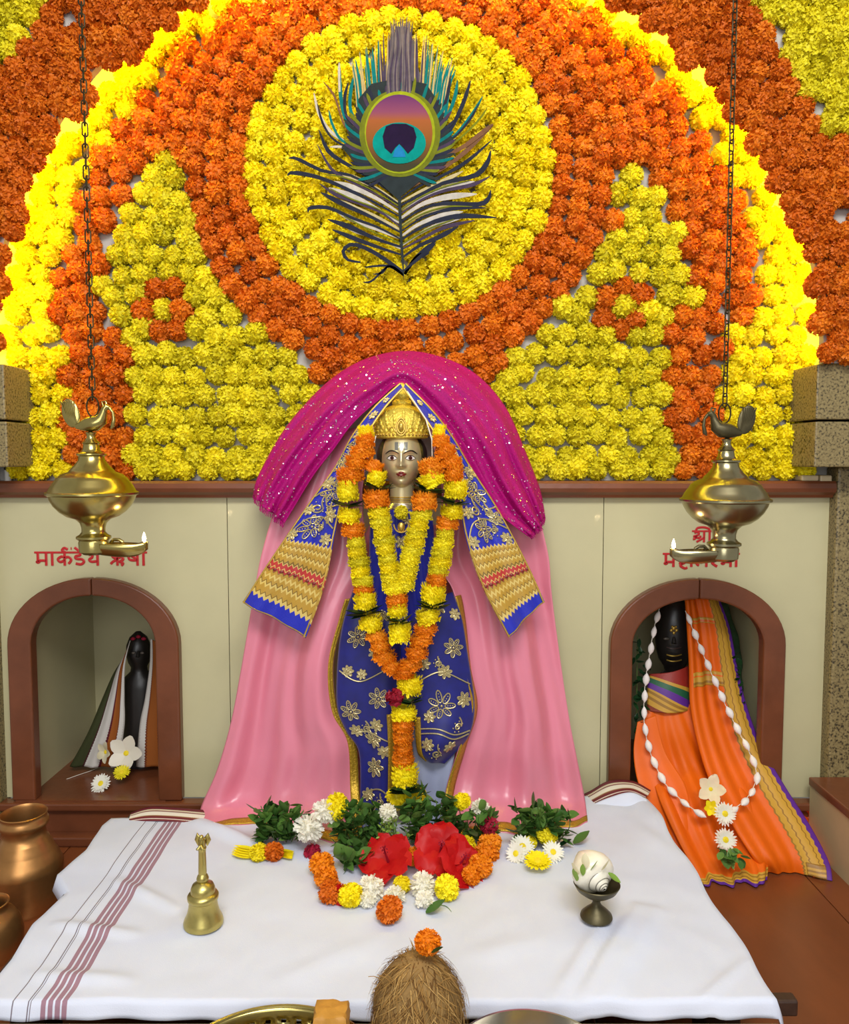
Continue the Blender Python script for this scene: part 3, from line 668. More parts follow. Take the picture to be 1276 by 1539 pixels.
def edge_l(y):       # wavy free edge of the cloth on the side of the brass pots
    e = [(-.11, -.60), (-.20, -.612), (-.30, -.60), (-.38, -.615), (-.43, -.575), (-.52, -.585), (-.60, -.575), (-.70, -.575)]
    ys = [q[0] for q in e][::-1]; xs = [q[1] for q in e][::-1]; return float(np.interp(y, ys, xs))
V = []; UV = []; F = []; NU, NV = 150, 96; cols = NU+5
for j in range(NV+1+4):
    for i in range(-2, NU+3):
        f_ = min(1, max(0, (i/NU-.35)/.5)); yb = -.168+.10*f_*f_*(3-2*f_)
        if j <= NV: y = yb+(YT0-.008-yb)*j/NV; dz = 0
        else: y = YT0-.009-.0012*(j-NV); dz = -.0052*(j-NV)
        xl = edge_l(y); xr = XT1+.003+.004*sin(y*31)
        u = i/NU; x = xl+(xr-xl)*min(max(u, 0), 1)
        z = cloth_z(x, y if j <= NV else YT0)+dz
        if i < 0: z += .012*i; x += .004*i
        if i > NU: z -= .012*(i-NU); x += .004*(i-NU)
        if j > NV: y -= .002*sin(x*70)*(j-NV)/4
        V.append((x, y, z)); wob = .003*mn.noise(Vector((1, y*9, 2)))+.005*(abs(((y*8) % 2)-1)-.5)*min(1, max(0, (-y-.25)*5))
        UV.append((x+.498+(y+.18)*.014+wob, y))
for j in range(NV+4):
    for i in range(cols-1):
        a = j*cols+i; F.append((a, a+cols, a+cols+1, a+1))
WHT, MAU, GRY = rgb(206, 212, 230), rgb(152, 118, 134), rgb(120, 112, 124)
st = [(0, WHT), (.10-.039, GRY), (.10-.0376, WHT), (.10-.0190, GRY), (.10-.0176, WHT), (.10-.0158, GRY), (.10-.0144, WHT)]
for k in range(4): st += [(.098+.0090*k, MAU), (.098+.0066+.0090*k, WHT)]
st = [(max(0, (p-.05)*7) if p else 0, c) for p, c in st]
M['tablecloth'] = bandmat('white_cotton_with_mauve_stripes', 'u', st, rough=.8, sheen=.1, spec=.2, weave=.15)
V = np.array(V); UVs = np.array(UV); UVs[:, 0] = np.clip((UVs[:, 0]+.05)*7, 0, 1)
tc_ = put('tablecloth', V, F, M['tablecloth'], None, True, UVs, loc=(-.06, -.37, 0)); setp(tc_, 'white cotton cloth with mauve stripes spread over the low altar table', 'tablecloth'); solid(tc_, .0015, 1)
# maroon woven end of the cloth along its back edge, pushed up against the sill
BORD = bandmat('maroon_silver_border', 'v', [(0, rgb(96, 24, 40)), (.18, rgb(206, 196, 170)), (.26, rgb(110, 30, 44)), (.32, rgb(220, 214, 200)), (.56, rgb(150, 110, 70)), (.62, rgb(104, 26, 40)), (.8, rgb(220, 210, 200)), (.86, rgb(104, 26, 40))], zig=(60, .04), rough=.5, weave=.2)
for k, pts in enumerate([[((197, 1222, -.158), (194, 1236, -.182)), ((225, 1213, -.150), (222, 1234, -.185)), ((262, 1214, -.150), (262, 1235, -.187)), ((310, 1218, -.150), (312, 1240, -.190))],
                         [((850, 1205, -.06), (850, 1240, -.12)), ((885, 1190, -.055), (885, 1215, -.11)), ((915, 1174, -.05), (918, 1199, -.10)), ((950, 1174, -.05), (945, 1192, -.10)), ((978, 1188, -.06), (968, 1200, -.10))]]):
    L_ = Loft(pts, lambda u, v: .004*sin(pi*u)); 
    o = L_.put('woven_border', BORD, tc_, 16, 40, .0015)
    uvl = o.data.uv_layers[0].data
    for q in uvl: q.uv = (q.uv[1], q.uv[0])
    o['label'] = 'maroon and silver woven border of the cloth'
LB = Loft([((880, 1214, -.11), (875, 1240, -.125)), ((915, 1199, -.10), (910, 1232, -.125)), ((948, 1191, -.10), (948, 1228, -.125)), ((972, 1201, -.10), (978, 1232, -.125))], lambda u, v: .006*sin(pi*u))
o = LB.put('raised_fold', mat('white_cotton', WHT, .8, sheen=.1, spec=.2), tc_, 16, 30, .0015)

# ================================================================ THE IDOL
ID = thing('idol', 'gilt faced idol in pink satin robe, blue stole and magenta shawl on the white cloth', 'statue', atz(605, 1232, 0))
# --- head: one surface with the torso
YH = -.172; FC = at(604, 690, YH); s_ = mpp(-.21)
HA, HB, HC = .0385, .046, .0575
def g(x, s): return exp(-(x/s)**2)
def face_bump(x, z):
    n = g(x, .0042)*(.003+.009*min(1, max(0, (.014-z)/.026)))*(1 if z > -.013 else exp(-((z+.013)/.0028)**2)) if z < .018 else 0
    n += .0042*exp(-(x/.0055)**2-((z+.0115)/.0045)**2) + .003*(exp(-((x-.0062)/.003)**2-((z+.012)/.003)**2)+exp(-((x+.0062)/.003)**2-((z+.012)/.003)**2))
    for e in (-1, 1):
        ex = x-e*.0168
        n += .0026*exp(-(ex/.012)**2-((z-.0125-.002*(1-(ex/.012)**2))/.0036)**2) - .0052*exp(-(ex/.0095)**2-((z-.0025)/.0068)**2) + .0044*exp(-(ex/.0072)**2-((z-.0022)/.0042)**2)
        n += .003*exp(-((x-e*.021)/.011)**2-((z+.018)/.012)**2)
    lw = exp(-(x/.0098)**2)
    n += .0036*lw*exp(-((z+.0252)/.0026)**2)+.0046*exp(-(x/.0082)**2)*exp(-((z+.0302)/.0030)**2) - .0014*lw*exp(-((z+.0276)/.0012)**2)
    n += .0044*exp(-(x/.0105)**2-((z+.0455)/.0085)**2) - .0016*exp(-(x/.008)**2-((z+.0365)/.003)**2)
    return n
def jaw(z): return 1-.30*(max(0, -z-.004)/HC)**1.5
def face_y(x, z):
    q = 1-(x/(HA*jaw(z)))**2-(z/HC)**2
    return -HB*sqrt(max(q, 0))-face_bump(x, z)
V = []; F = []; NT, NP = 110, 150
for i in range(NT+1):
    th = pi*i/NT; z = HC*cos(th)
    for k in range(NP):
        a = 2*pi*k/NP; x = HA*jaw(z)*sin(th)*sin(a); y = -HB*sin(th)*cos(a)
        if cos(a) > 0: y -= face_bump(x, z)*min(1, cos(a)*3)
        V.append(FC+np.array((x, y, z)))
for i in range(NT):
    for k in range(NP):
        k2 = (k+1) % NP; F.append((i*NP+k, (i+1)*NP+k, (i+1)*NP+k2, i*NP+k2))
hb = MB(); hb.add(V, F)
bod = [(700, .026, .030, -.165), (735, .0225, .024, -.168), (752, .0225, .023, -.168), (760, .027, .026, -.165), (768, .040, .030, -.155), (782, .055, .034, -.145), (800, .058, .036, -.138), (850, .056, .036, -.13), (950, .066, .036, -.13), (1050, .068, .036, -.13), (1150, .066, .036, -.13), (1215, .064, .034, -.13)]
V = []; F = []
for py, rx, ry, Y in bod:
    c = at(604, py, Y)
    for k in range(48):
        a = 2*pi*k/48; V.append((c[0]+rx*cos(a), Y+ry*sin(a), max(c[2], .004)))
for i in range(len(bod)-1):
    for k in range(48):
        k2 = (k+1) % 48; F.append((i*48+k, (i+1)*48+k, (i+1)*48+k2, i*48+k2))
hb.add(V, F); hb.put('body', M['face'], ID)
def patch(name, m, outline, lift=.0005, nu=10):
    """painted detail lying on the face: outline of (x, z) in metres from the face centre"""
    cx = sum(p[0] for p in outline)/len(outline); cz = sum(p[1] for p in outline)/len(outline); n = len(outline); V = []; F = []
    for r in range(nu+1):
        f = r/nu
        for x, z in outline:
            X, Z = cx+(x-cx)*f, cz+(z-cz)*f; V.append(FC+np.array((X, face_y(X, Z)-lift, Z)))
    for r in range(nu):
        for k in range(n):
            k2 = (k+1) % n; F.append((r*n+k, r*n+k2, (r+1)*n+k2, (r+1)*n+k))
    return put(name, V, F, m, ID)
def strip(pts, w): # outline of a tapered band through pts
    Q = crom([(x, z, 0) for x, z in pts], 16); a = []; b_ = []
    for i in range(16):
        t = Q[min(i+1, 15)]-Q[max(i-1, 0)]; t = t/np.linalg.norm(t); ww = w*(.25+.75*sin(pi*(i+.6)/16.2)); a.append((Q[i][0]-t[1]*ww/2, Q[i][1]+t[0]*ww/2)); b_.append((Q[i][0]+t[1]*ww/2, Q[i][1]-t[0]*ww/2))
    return a, b_
def band(name, m, pts, w, lift=.0007):
    a, b_ = strip(pts, w); V = []; F = []
    for p, q in zip(a, b_):
        for f in (0, .5, 1): X, Z = p[0]*(1-f)+q[0]*f, p[1]*(1-f)+q[1]*f; V.append(FC+np.array((X, face_y(X, Z)-lift, Z)))
    for i in range(15):
        for k in range(2): c = i*3+k; F.append((c, c+1, c+4, c+3))
    return put(name, V, F, m, ID)
for e in (-1, 1):
    ex = e*.0168
    eye = patch('eye', M['eyewhite'], [(ex+.0086*cos(a), .002+.0040*sin(a)*(1 if sin(a) > 0 else .8)) for a in np.linspace(0, 2*pi, 24, endpoint=False)], .0006)
    ir = patch('iris', M['iris'], [(ex+.0036*cos(a), .0022+.0036*sin(a)) for a in np.linspace(0, 2*pi, 20, endpoint=False)], .0010); ir.parent = eye
    pu = patch('pupil', M['ink'], [(ex+.0014*cos(a), .0022+.0014*sin(a)) for a in np.linspace(0, 2*pi, 14, endpoint=False)], .0013); pu.parent = eye
    band('eyelid_line', M['ink'], [(ex-.0100, .001), (ex-.0045, .0058), (ex+.003, .0062), (ex+.0100, .0012)], .0016, .0011)
    band('eyelid_line', M['ink'], [(ex-.009, .0008), (ex, -.0026), (ex+.009, .0008)], .0007, .0011)
    band('eyebrow', M['ink'], [(e*.0040, .0095), (e*.012, .0142), (e*.021, .0150), (e*.0295, .0095)], .0025, .0009)
patch('lips', M['lip'], [(-.0100, -.0268), (-.005, -.0232), (-.0016, -.0222), (0, -.0232), (.0016, -.0222), (.005, -.0232), (.0100, -.0268), (.006, -.0312), (0, -.0330), (-.006, -.0312)], .0005)
for x, w in ((-.0085, .0062), (.0085, .0062)): patch('painted_reflection', M['reflection'], [(x-w/2, .0165), (x+w/2, .0165), (x+w/2*1.1, .031), (x-w/2*1.1, .031)], .0007)  # dark reflections in the forehead metal, painted on as grey strips
patch('painted_reflection', M['silver'], [(-.003, .0155), (.003, .0155), (.004, .031), (-.004, .031)], .0007)  # pale reflection between them, painted on as a silver strip
# ears, hair, collar
for e in (-1, 1):
    MB().ell(FC+np.array((e*.0395, .004, -.002)), (.005, .010, .014), 14, 10).put('ear', M['face'], ID)
    MB().tube([FC+np.array((e*.0395, -.003, -.016)), FC+np.array((e*.041, -.005, -.024)), FC+np.array((e*.040, -.004, -.032))], [.0025, .0045, .001], 10).put('ear_drop', M['gold'], ID)
MB().ell(FC+np.array((0, .014, .004)), (.0485, .042, .05), 28, 18).put('hair', M['hair'], ID)
cz = at(604, 760, -.19)
MB().lathe([(.0235, .004), (.0265, .004), (.029, 0), (.031, -.006), (.029, -.009), (.025, -.008)], (FC[0], -.168, cz[2]), 40).put('collar', M['silver'], ID)
for k in range(3): MB().tube([(FC[0]+.0238*cos(a), -.168+.0245*sin(a), cz[2]+.007+.0042*k) for a in np.linspace(0, 2*pi, 40, endpoint=False)], .0011, 6, closed=True).put('neck_ring', M['gold'], ID)
# crown
c0 = at(604, 656, -.185); CRC = np.array((FC[0], YH+.004, c0[2])); sc = mpp(-.2)
cp = [(.045, -.004), (.0488, -.002), (.050, .003), (.048, .007), (.050, .012), (.0515, .022), (.050, .032), (.044, .043), (.034, .052), (.022, .057), (.0165, .059), (.0165, .061)]
mb = MB(); mb.lathe(cp, CRC, 64, sy=.95); cr = mb.put('crown', M['crown'], ID)
mb = MB()
for ring in range(6):
    f = ring/6; z = .010+.040*f; r = float(np.interp(z, [q[1] for q in cp], [q[0] for q in cp])); n = int(26-2.2*ring)
    for k in range(n):
        a = 2*pi*(k+.5*(ring % 2))/n
        if sin(a) > .35: continue
        c = CRC+np.array((r*cos(a), r*.95*sin(a), z)); rt_ = Vector((cos(a), sin(a)*.95, .25 if ring > 3 else .05)).to_track_quat('Z', 'Y').to_matrix()
        mb.ell(c, (.0036, .0050, .0022), 8, 6, rot=rt_)
mb.put('embossed_leaves', M['crown'], cr)
mb = MB()
for k in range(44):
    a = 2*pi*k/44; mb.ell(CRC+np.array((.0505*cos(a), .048*sin(a), .003)), (.0024,)*3, 8, 6)
mb.put('beaded_rim', M['gold'], cr)
mb = MB(); fy = -.0515*.95
for sz_, dz in ((.0155, .017), (.011, .017)):
    mb.tube([CRC+np.array((sz_*.62*cos(a)*(1-.25*max(0, sin(a))), fy-.0015, dz+sz_*sin(a))) for a in np.linspace(0, 2*pi, 32, endpoint=False)], .0014, 6, closed=True)
mb.ell(CRC+np.array((0, fy-.001, .017)), (.0042, .0025, .007), 12, 8)
for e in (-1, 1):
    mb.tube([CRC+np.array((e*(.010+.012*t_), fy+.002+.006*t_*t_, .008+.008*sin(3*t_))) for t_ in np.linspace(0, 1, 10)], .0014, 6)
mb.put('crown_ornament', M['gold'], cr)
MB().lathe([(.0165, .058), (.0185, .061), (.0175, .066), (.013, .070), (.0155, .074), (.0155, .078), (.011, .083), (.0085, .088), (.010, .091), (.008, .096), (.003, .100), (0, .101)], CRC, 36).put('crown_knob', M['crown'], ID)

# --- satin robe: two falls
def fold(*terms):
    return lambda u, v: sum(a*sin(2*pi*(f*u+p+q*v))*min(1, v*3) for a, f, p, q in terms)
zb_ = .004
def hem(px, py): p = atz(px, py, zb_); return (px, py, p[1])
SATL = Loft([((470, 650, -.10), (566, 640, -.115)), ((425, 735, -.10), (545, 735, -.135)), ((397, 825, -.10), (550, 835, -.15)), ((385, 890, -.10), (530, 890, -.16)), ((378, 930, -.10), (517, 930, -.167)), ((364, 1010, -.105), (500, 1000, -.178)), ((349, 1085, -.115), (507, 1070, -.18)), ((328, 1155, -.125), (533, 1115, -.182)), ((304, 1210, -.135), (539, 1190, -.19)), (hem(299, 1239), hem(545, 1268))],
            fold((.013, 1.3, .1, .25), (.007, 2.7, .35, -.45), (.003, 5.3, .2, .6)))
SATR = Loft([((642, 640, -.115), (742, 645, -.10)), ((664, 735, -.135), (795, 735, -.10)), ((655, 835, -.15), (822, 825, -.10)), ((680, 885, -.16), (828, 885, -.10)), ((690, 930, -.167), (833, 925, -.10)), ((698, 1005, -.178), (845, 1010, -.105)), ((708, 1065, -.18), (857, 1085, -.115)), ((690, 1120, -.182), (868, 1140, -.125)), ((669, 1190, -.19), (881, 1205, -.135)), (hem(664, 1268), hem(886, 1242))],
            fold((.013, 1.4, .6, -.25), (.007, 2.9, .15, .5), (.003, 5.7, .7, -.6)))
rl_ = SATL.put('robe_fall', M['pink'], ID, 70, 90, .0015); rr_ = SATR.put('robe_fall', M['pink'], ID, 70, 90, .0015)
MB().add(*(lambda c: (c.V, c.F))(MB().lathe([(.13, 0), (.125, .1), (.12, .3), (.115, .42), (.10, .50), (.07, .56), (.02, .58), (0, .582)], (FC[0], -.06, .005), 40, sy=.35))).put('robe_back', M['pink'], ID)
SATL.put('hem_band', M['goldtrim'], rl_, 60, 4, .002, v0=.962, v1=.992, lift=.0015); SATR.put('hem_band', M['goldtrim'], rr_, 60, 4, .002, v0=.962, v1=.992, lift=.0015)
SATL.put('edge_trim', M['goldtrim'], rl_, 3, 60, .002, u0=.945, u1=1, v0=.36, v1=.98, lift=.0015); SATR.put('edge_trim', M['goldtrim'], rr_, 3, 60, .002, u0=0, u1=.055, v0=.36, v1=.98, lift=.0015)

# --- embroidery motifs
def emb_flower(par, f, r, n=7, w=.0012):
    mb = MB()
    for k in range(n):
        a = 2*pi*k/n; pts = []
        for q in np.linspace(0, 2*pi, 12, endpoint=False):
            L_ = r*(.62-.38*cos(q)); wd = r*.19*sin(q)
            pts.append(f(L_*cos(a)-wd*sin(a), L_*sin(a)+wd*cos(a)))
        mb.tube(pts, w, 5, closed=True)
        for q in (.45, .62, .8): mb.ell(f(r*q*cos(a), r*q*sin(a)), (w*1.1,)*3, 6, 4)
    mb.ell(f(0, 0), (w*2.2,)*3, 8, 6); mb.put('embroidered_flower', M['zari'], par)
def emb_scroll(par, f, r, sgn=1, w=.0015):
    mb = MB()
    P = [f((r*(1-t*.85))*cos(sgn*t*9)*.55, (r*(1-t*.85))*sin(sgn*t*9)*.55) for t in np.linspace(0, 1, 26)]
    mb.tube(P, w, 5)
    P = [f(.55*r*(1-t)+sgn*-.2*r*sin(t*3)+.55*r*t*.2, -1.3*r*t) for t in np.linspace(0, 1, 12)]; mb.tube(P, w, 5)
    for t in np.linspace(.1, 1, 6): mb.ell(f(.78*r*cos(sgn*t*5), .78*r*sin(sgn*t*5)), (w,)*3, 6, 4)
    mb.put('embroidered_scroll', M['zari'], par)
def emb_vine(par, L_, pts, w=.0016):
    mb = MB(); Q = crom([(u, v, 0) for u, v in pts], 24); mb.tube([L_.P(q[0], q[1])+L_.N(q[0], q[1])*.0022 for q in Q], w, 5); mb.put('embroidered_vine', M['zari'], par)
BLU, GOL, RED, PGO = rgb(22, 40, 190), rgb(176, 138, 48), rgb(176, 46, 46), rgb(206, 180, 100)
OLV = rgb(120, 92, 34)
STM = bandmat('blue_stole_gold_end', 'v', [(0, rgb(18, 32, 170)), (.755, PGO), (.762, GOL), (.776, OLV), (.780, PGO), (.786, GOL), (.803, OLV), (.807, PGO), (.813, GOL), (.832, OLV), (.836, PGO), (.842, RED), (.856, PGO), (.861, RED), (.869, OLV), (.873, GOL), (.886, PGO), (.892, GOL), (.905, OLV), (.909, PGO), (.916, GOL), (.934, OLV), (.938, PGO), (.950, rgb(18, 32, 170))], zig=(12, .011), rough=.4, sheen=.1, weave=.4)
# the stole: hangs over the head and falls to each side
STL = Loft([((602, 577, -.195), (606, 584, -.215)), ((563, 613, -.19), (578, 615, -.213)), ((530, 656, -.18), (552, 655, -.212)), ((505, 702, -.17), (531, 700, -.21)), ((470, 750, -.165), (515, 752, -.21)), ((437, 797, -.165), (503, 805, -.21)), ((402, 848, -.165), (488, 880, -.212)), ((365, 905, -.165), (460, 958, -.212))], lambda u, v: .006*sin(pi*u*2+1)*min(1, v*2)+.004*sin(u*14+v*5)*v)
STR = Loft([((606, 584, -.215), (609, 577, -.195)), ((633, 622, -.213), (648, 616, -.19)), ((658, 660, -.212), (678, 655, -.18)), ((678, 702, -.21), (706, 702, -.17)), ((690, 752, -.21), (742, 756, -.165)), ((700, 808, -.21), (769, 802, -.165)), ((724, 880, -.212), (795, 852, -.165)), ((764, 958, -.212), (818, 904, -.165))], lambda u, v: .006*sin(pi*u*2+1)*min(1, v*2)+.004*sin(u*14+v*5)*v)
for L_, inner in ((STL, 1), (STR, 0)):
    o = L_.put('stole_fall', STM, ID, 30, 90, .0012)
    ed = MB()
    for u in (.02, .98): ed.tube([L_.P(u, v)+L_.N(u, v)*.0012 for v in np.linspace(0, 1, 60)], .0018, 6)
    ed.tube([L_.P(u, .995) for u in np.linspace(0, 1, 16)], .0015, 6)
    ed.put('gold_edging', M['gold'], o)
    for (u, v, r) in ((.42, .69, .025), (.58, .53, .026), (.55, .39, .021), (.22, .50, .014), (.80, .64, .015), (.16, .62, .012), (.5, .28, .013), (.5, .18, .009), (.84, .73, .012), (.12, .73, .012), (.5, .10, .006), (.85, .45, .012)): emb_flower(o, L_.local(u, v), r)
    for (u, v, r, sg) in ((.34, .61, .019, 1), (.72, .47, .016, -1), (.28, .42, .014, 1), (.70, .61, .014, 1), (.36, .34, .012, -1), (.65, .70, .012, -1)): emb_scroll(o, L_.local(u, v), r, sg)
    for pts in ([(.05, .56), (.3, .54), (.6, .60), (.95, .59)], [(.05, .72), (.25, .66), (.6, .65), (.95, .69)], [(.1, .45), (.4, .43), (.7, .45), (.95, .42)], [(.1, .33), (.5, .31), (.9, .35)]): emb_vine(o, L_, pts)
    rb = MB()
    for k in range(9):
        rb.ell(L_.P((k+.5)/9, .862)+L_.N(.5, .862)*.001, (.0045, .0015, .003), 8, 6)
    rb.put('red_border_beads', M['lip'], o)
# cords of the veil beside the face
MB().tube([at(612, 588, -.215), at(640, 630, -.222), at(649, 660, -.225), at(650, 700, -.22)], .0012, 6).put('white_cord', M['cord'], ID)
MB().tube([at(565, 655, -.215), at(560, 675, -.22), at(559, 700, -.22)], .0010, 6).put('white_cord', M['cord'], ID)

# --- tunic and lower wrap of blue silk
TUN = Loft([((560, 765, -.18), (648, 765, -.18)), ((556, 800, -.18), (652, 800, -.18)), ((552, 870, -.18), (656, 870, -.18)), ((530, 940, -.172), (684, 940, -.172)), ((520, 1030, -.165), (690, 1030, -.165))], lambda u, v: .026*sin(pi*u)+.002*sin(u*40))
tun = TUN.put('tunic', M['blue'], ID, 40, 50, .0012)
DHL = Loft([((530, 890, -.165), (602, 900, -.175)), ((516, 935, -.180), (602, 935, -.195)), ((508, 990, -.182), (602, 990, -.198)), ((507, 1060, -.182), (600, 1060, -.20)), ((521, 1098, -.182), (598, 1100, -.20)), ((540, 1130, -.184), (594, 1130, -.20)), ((542, 1200, -.19), (592, 1200, -.205)), (hem(542, 1250), hem(590, 1250))], lambda u, v: .010*sin(pi*u)+.004*sin(u*9+v*2))
DHR = Loft([((615, 900, -.175), (680, 890, -.165)), ((615, 930, -.195), (694, 930, -.180)), ((620, 990, -.198), (703, 985, -.182)), ((622, 1050, -.20), (712, 1045, -.182)), ((624, 1090, -.205), (712, 1080, -.190)), ((626, 1115, -.205), (705, 1106, -.196)), ((630, 1132, -.20), (692, 1124, -.19)), ((640, 1140, -.19), (668, 1147, -.185))], lambda u, v: .014*sin(pi*u)+.006*sin(u*6+v*7)*v)
dl = DHL.put('lower_wrap', M['navy'], ID, 30, 60, .0012); dr = DHR.put('lower_wrap', M['navy'], ID, 30, 60, .0012)
for L_, o, fl_, sc_, vn in ((DHL, dl, ((.30, .20, .018), (.68, .40, .018), (.22, .45, .017), (.5, .62, .014), (.45, .76, .017), (.35, .90, .012), (.7, .10, .014), (.6, .26, .012), (.18, .32, .010), (.62, .52, .011), (.22, .56, .011), (.7, .70, .010), (.25, .84, .011), (.4, .33, .009), (.75, .90, .010)), ((.62, .27, .012, 1), (.42, .55, .011, -1), (.6, .86, .010, 1)), ([(.05, .32), (.4, .35), (.9, .30)], [(.1, .58), (.5, .57), (.9, .66)], [(.1, .84), (.6, .82), (.9, .86)])),
                       (DHR, dr, ((.45, .46, .023), (.75, .25, .017), (.35, .14, .014), (.82, .44, .013), (.6, .08, .012), (.2, .30, .011), (.55, .33, .012), (.25, .52, .010), (.88, .12, .010), (.65, .78, .011), (.22, .74, .011)), ((.4, .84, .013, 1), (.72, .60, .011, -1), (.45, .30, .009, 1)), ([(.05, .60), (.4, .60), (.7, .66), (.96, .66)], [(.05, .64), (.4, .635), (.7, .70), (.96, .69)], [(.1, .36), (.5, .33), (.95, .38)]))):
    for u, v, r in fl_: emb_flower(o, L_.local(u, v), r*1.12)
    for u, v, r, sg in sc_: emb_scroll(o, L_.local(u, v), r*1.15, sg)
    for p in vn: emb_vine(o, L_, p, .0014)
for u, v, r in ((.5, .30, .012), (.44, .52, .010), (.58, .14, .008), (.2, .72, .014), (.8, .72, .014)): emb_flower(tun, TUN.local(u, v), r, 6)
emb_scroll(tun, TUN.local(.5, .42), .010)
DHL.put('gold_stripe', M['goldtrim'], dl, 3, 40, .002, u0=.80, u1=.98, v0=.46, v1=.99, lift=.0025)
DHR.put('gold_stripe', M['goldtrim'], dr, 3, 30, .002, u0=0, u1=.10, v0=.52, v1=.98, lift=.0025)
Loft([((618, 1090, -.175), (690, 1100, -.17)), ((622, 1150, -.178), (680, 1150, -.175)), ((625, 1200, -.18), (672, 1200, -.18)), (hem(622, 1240), hem(672, 1240))], lambda u, v: .005*sin(u*8)).put('under_cloth', M['lavender'], ID, 16, 24, .0012)

# --- magenta shawl over the back of the shrine arch
SHO = [(382, 742), (391, 712), (418, 662), (455, 612), (496, 572), (548, 540), (608, 528), (668, 538), (718, 565), (760, 612), (788, 675), (812, 735), (818, 772)]
SHI = [(428, 786), (440, 765), (470, 715), (500, 676), (530, 636), (568, 602), (605, 577), (643, 612), (678, 658), (703, 703), (730, 748), (757, 778), (794, 806)]
def shoff(u, v):
    e = abs(v-.5)*2
    return .030*sin(pi*min(1, u*1.15))**.8 + .0065*sin(2*pi*(2.6*u+.9*v))*(.3+e) + .005*sin(2*pi*(5*u-1.4*v+.3))*(.2+e) + .003*sin(v*40+u*6)*(1-u)
SH = Loft([((a[0], a[1], -.055), (b[0], b[1], -.165)) for a, b in zip(SHO, SHI)], shoff)
sh = SH.put('shawl', M['magenta'], ID, 60, 160, .0015)
mb = MB(); rs = random.Random(3)
for _ in range(900):
    u, v = rs.uniform(.03, .97), rs.uniform(.01, .99); p = SH.P(u, v)+SH.N(u, v)*.0022
    n = Vector(SH.N(u, v))+Vector((rs.uniform(-.5, .5), rs.uniform(-.3, .3), rs.uniform(-.5, .5))); n.normalize(); r = rs.choice((.0008, .0010, .0013, .0017))
    a = n.orthogonal().normalized(); b_ = n.cross(a)
    mb.add([Vector(p)+(a*cos(q)+b_*sin(q))*r for q in np.linspace(0, 2*pi, 6, endpoint=False)], [(0, 1, 2, 3, 4, 5)])
sq = mb.put('sequins', M['sequin'], sh, False); sq['kind'] = 'stuff'
mb = MB()
for L0, v in ((0, .004), (1, .996)):
    for k in range(60):
        u = k/59; p = SH.P(u, v); d = p-SH.P(u, .03 if v < .5 else .97); d = d/(np.linalg.norm(d)+1e-9); mb.tube([p, p+d*.004+np.array((rs.uniform(-.001, .001), 0, 0)), p+d*.009+np.array((rs.uniform(-.002, .002), -.001, -.002))], .0006, 4)
fr = mb.put('fringe', M['magenta'], sh, False); fr['kind'] = 'stuff'

# ================================================================ GARLANDS
def disc_flower(seed, n=170, rows=6):
    """a marigold squeezed on a thread: axis z, radius 1, half height .55"""
    rr = random.Random(seed); V = []; F = []
    c = MB().lathe([(0, -.45), (.6, -.42), (.8, 0), (.6, .42), (0, .45)], (0, 0, 0), 12); V += c.V; F += c.F
    for j in range(rows):
        z0 = -.42+.84*(j+.5)/rows; m = int(n/rows)
        for k in range(m):
            a = 2*pi*(k+rr.random()*.6)/m; z = z0+rr.uniform(-.07, .07); el = z*1.15+rr.uniform(-.2, .2); L = (1-abs(z)*.3)*rr.uniform(.88, 1.06)
            d = Vector((cos(a), sin(a), 0)); t = Vector((-sin(a), cos(a), 0)); u = Vector((0, 0, 1)); b = len(V); w = .095*rr.uniform(.8, 1.3)
            p1 = d*.6+u*z*.9; p2 = d*(.88*L)+u*(z+el*.12); p3 = d*L+u*(z+el*.25+rr.uniform(-.08, .08))
            V += [p1-t*w*.5, p1+t*w*.5, p2-t*w+u*.05, p2+t*w-u*.05, p3-t*w*.9+u*.13, p3-d*.05, p3+t*w*.9+u*.11]
            F += [(b, b+1, b+3, b+2), (b+2, b+3, b+5), (b+2, b+5, b+4), (b+3, b+6, b+5)]
    return V, F
DF = {c: [mesh('garland_flower', *disc_flower(40+i), M[c], False) for i in range(3)] for c in ('yellow', 'orange', 'orange2', 'lime')}
def leaf_mesh(seed, w=.32, curl=.15):
    rr = random.Random(seed); V = []; F = []; n = 5
    for i in range(n+1):
        f = i/n; ww = w*sin(pi*min(1, f*.93+.05))**.8*(1-.25*f); z = curl*f*f
        V += [(-ww, f, z+ww*.35), (0, f, z), (ww, f, z+ww*.35)]
    for i in range(n):
        a = i*3; F += [(a, a+1, a+4, a+3), (a+1, a+2, a+5, a+4)]
    return V, F
LF = {c: [mesh('leaf', *leaf_mesh(i, .24+.08*i, .1+.12*i), M[c]) for i in range(4)] for c in ('leaf', 'darkleaf', 'lightgreen')}
def euler_to(axis, up=None, spin=0):
    q = Vector(axis).to_track_quat('Z', 'Y') @ Quaternion((0, 0, 1), spin); return q.to_euler()
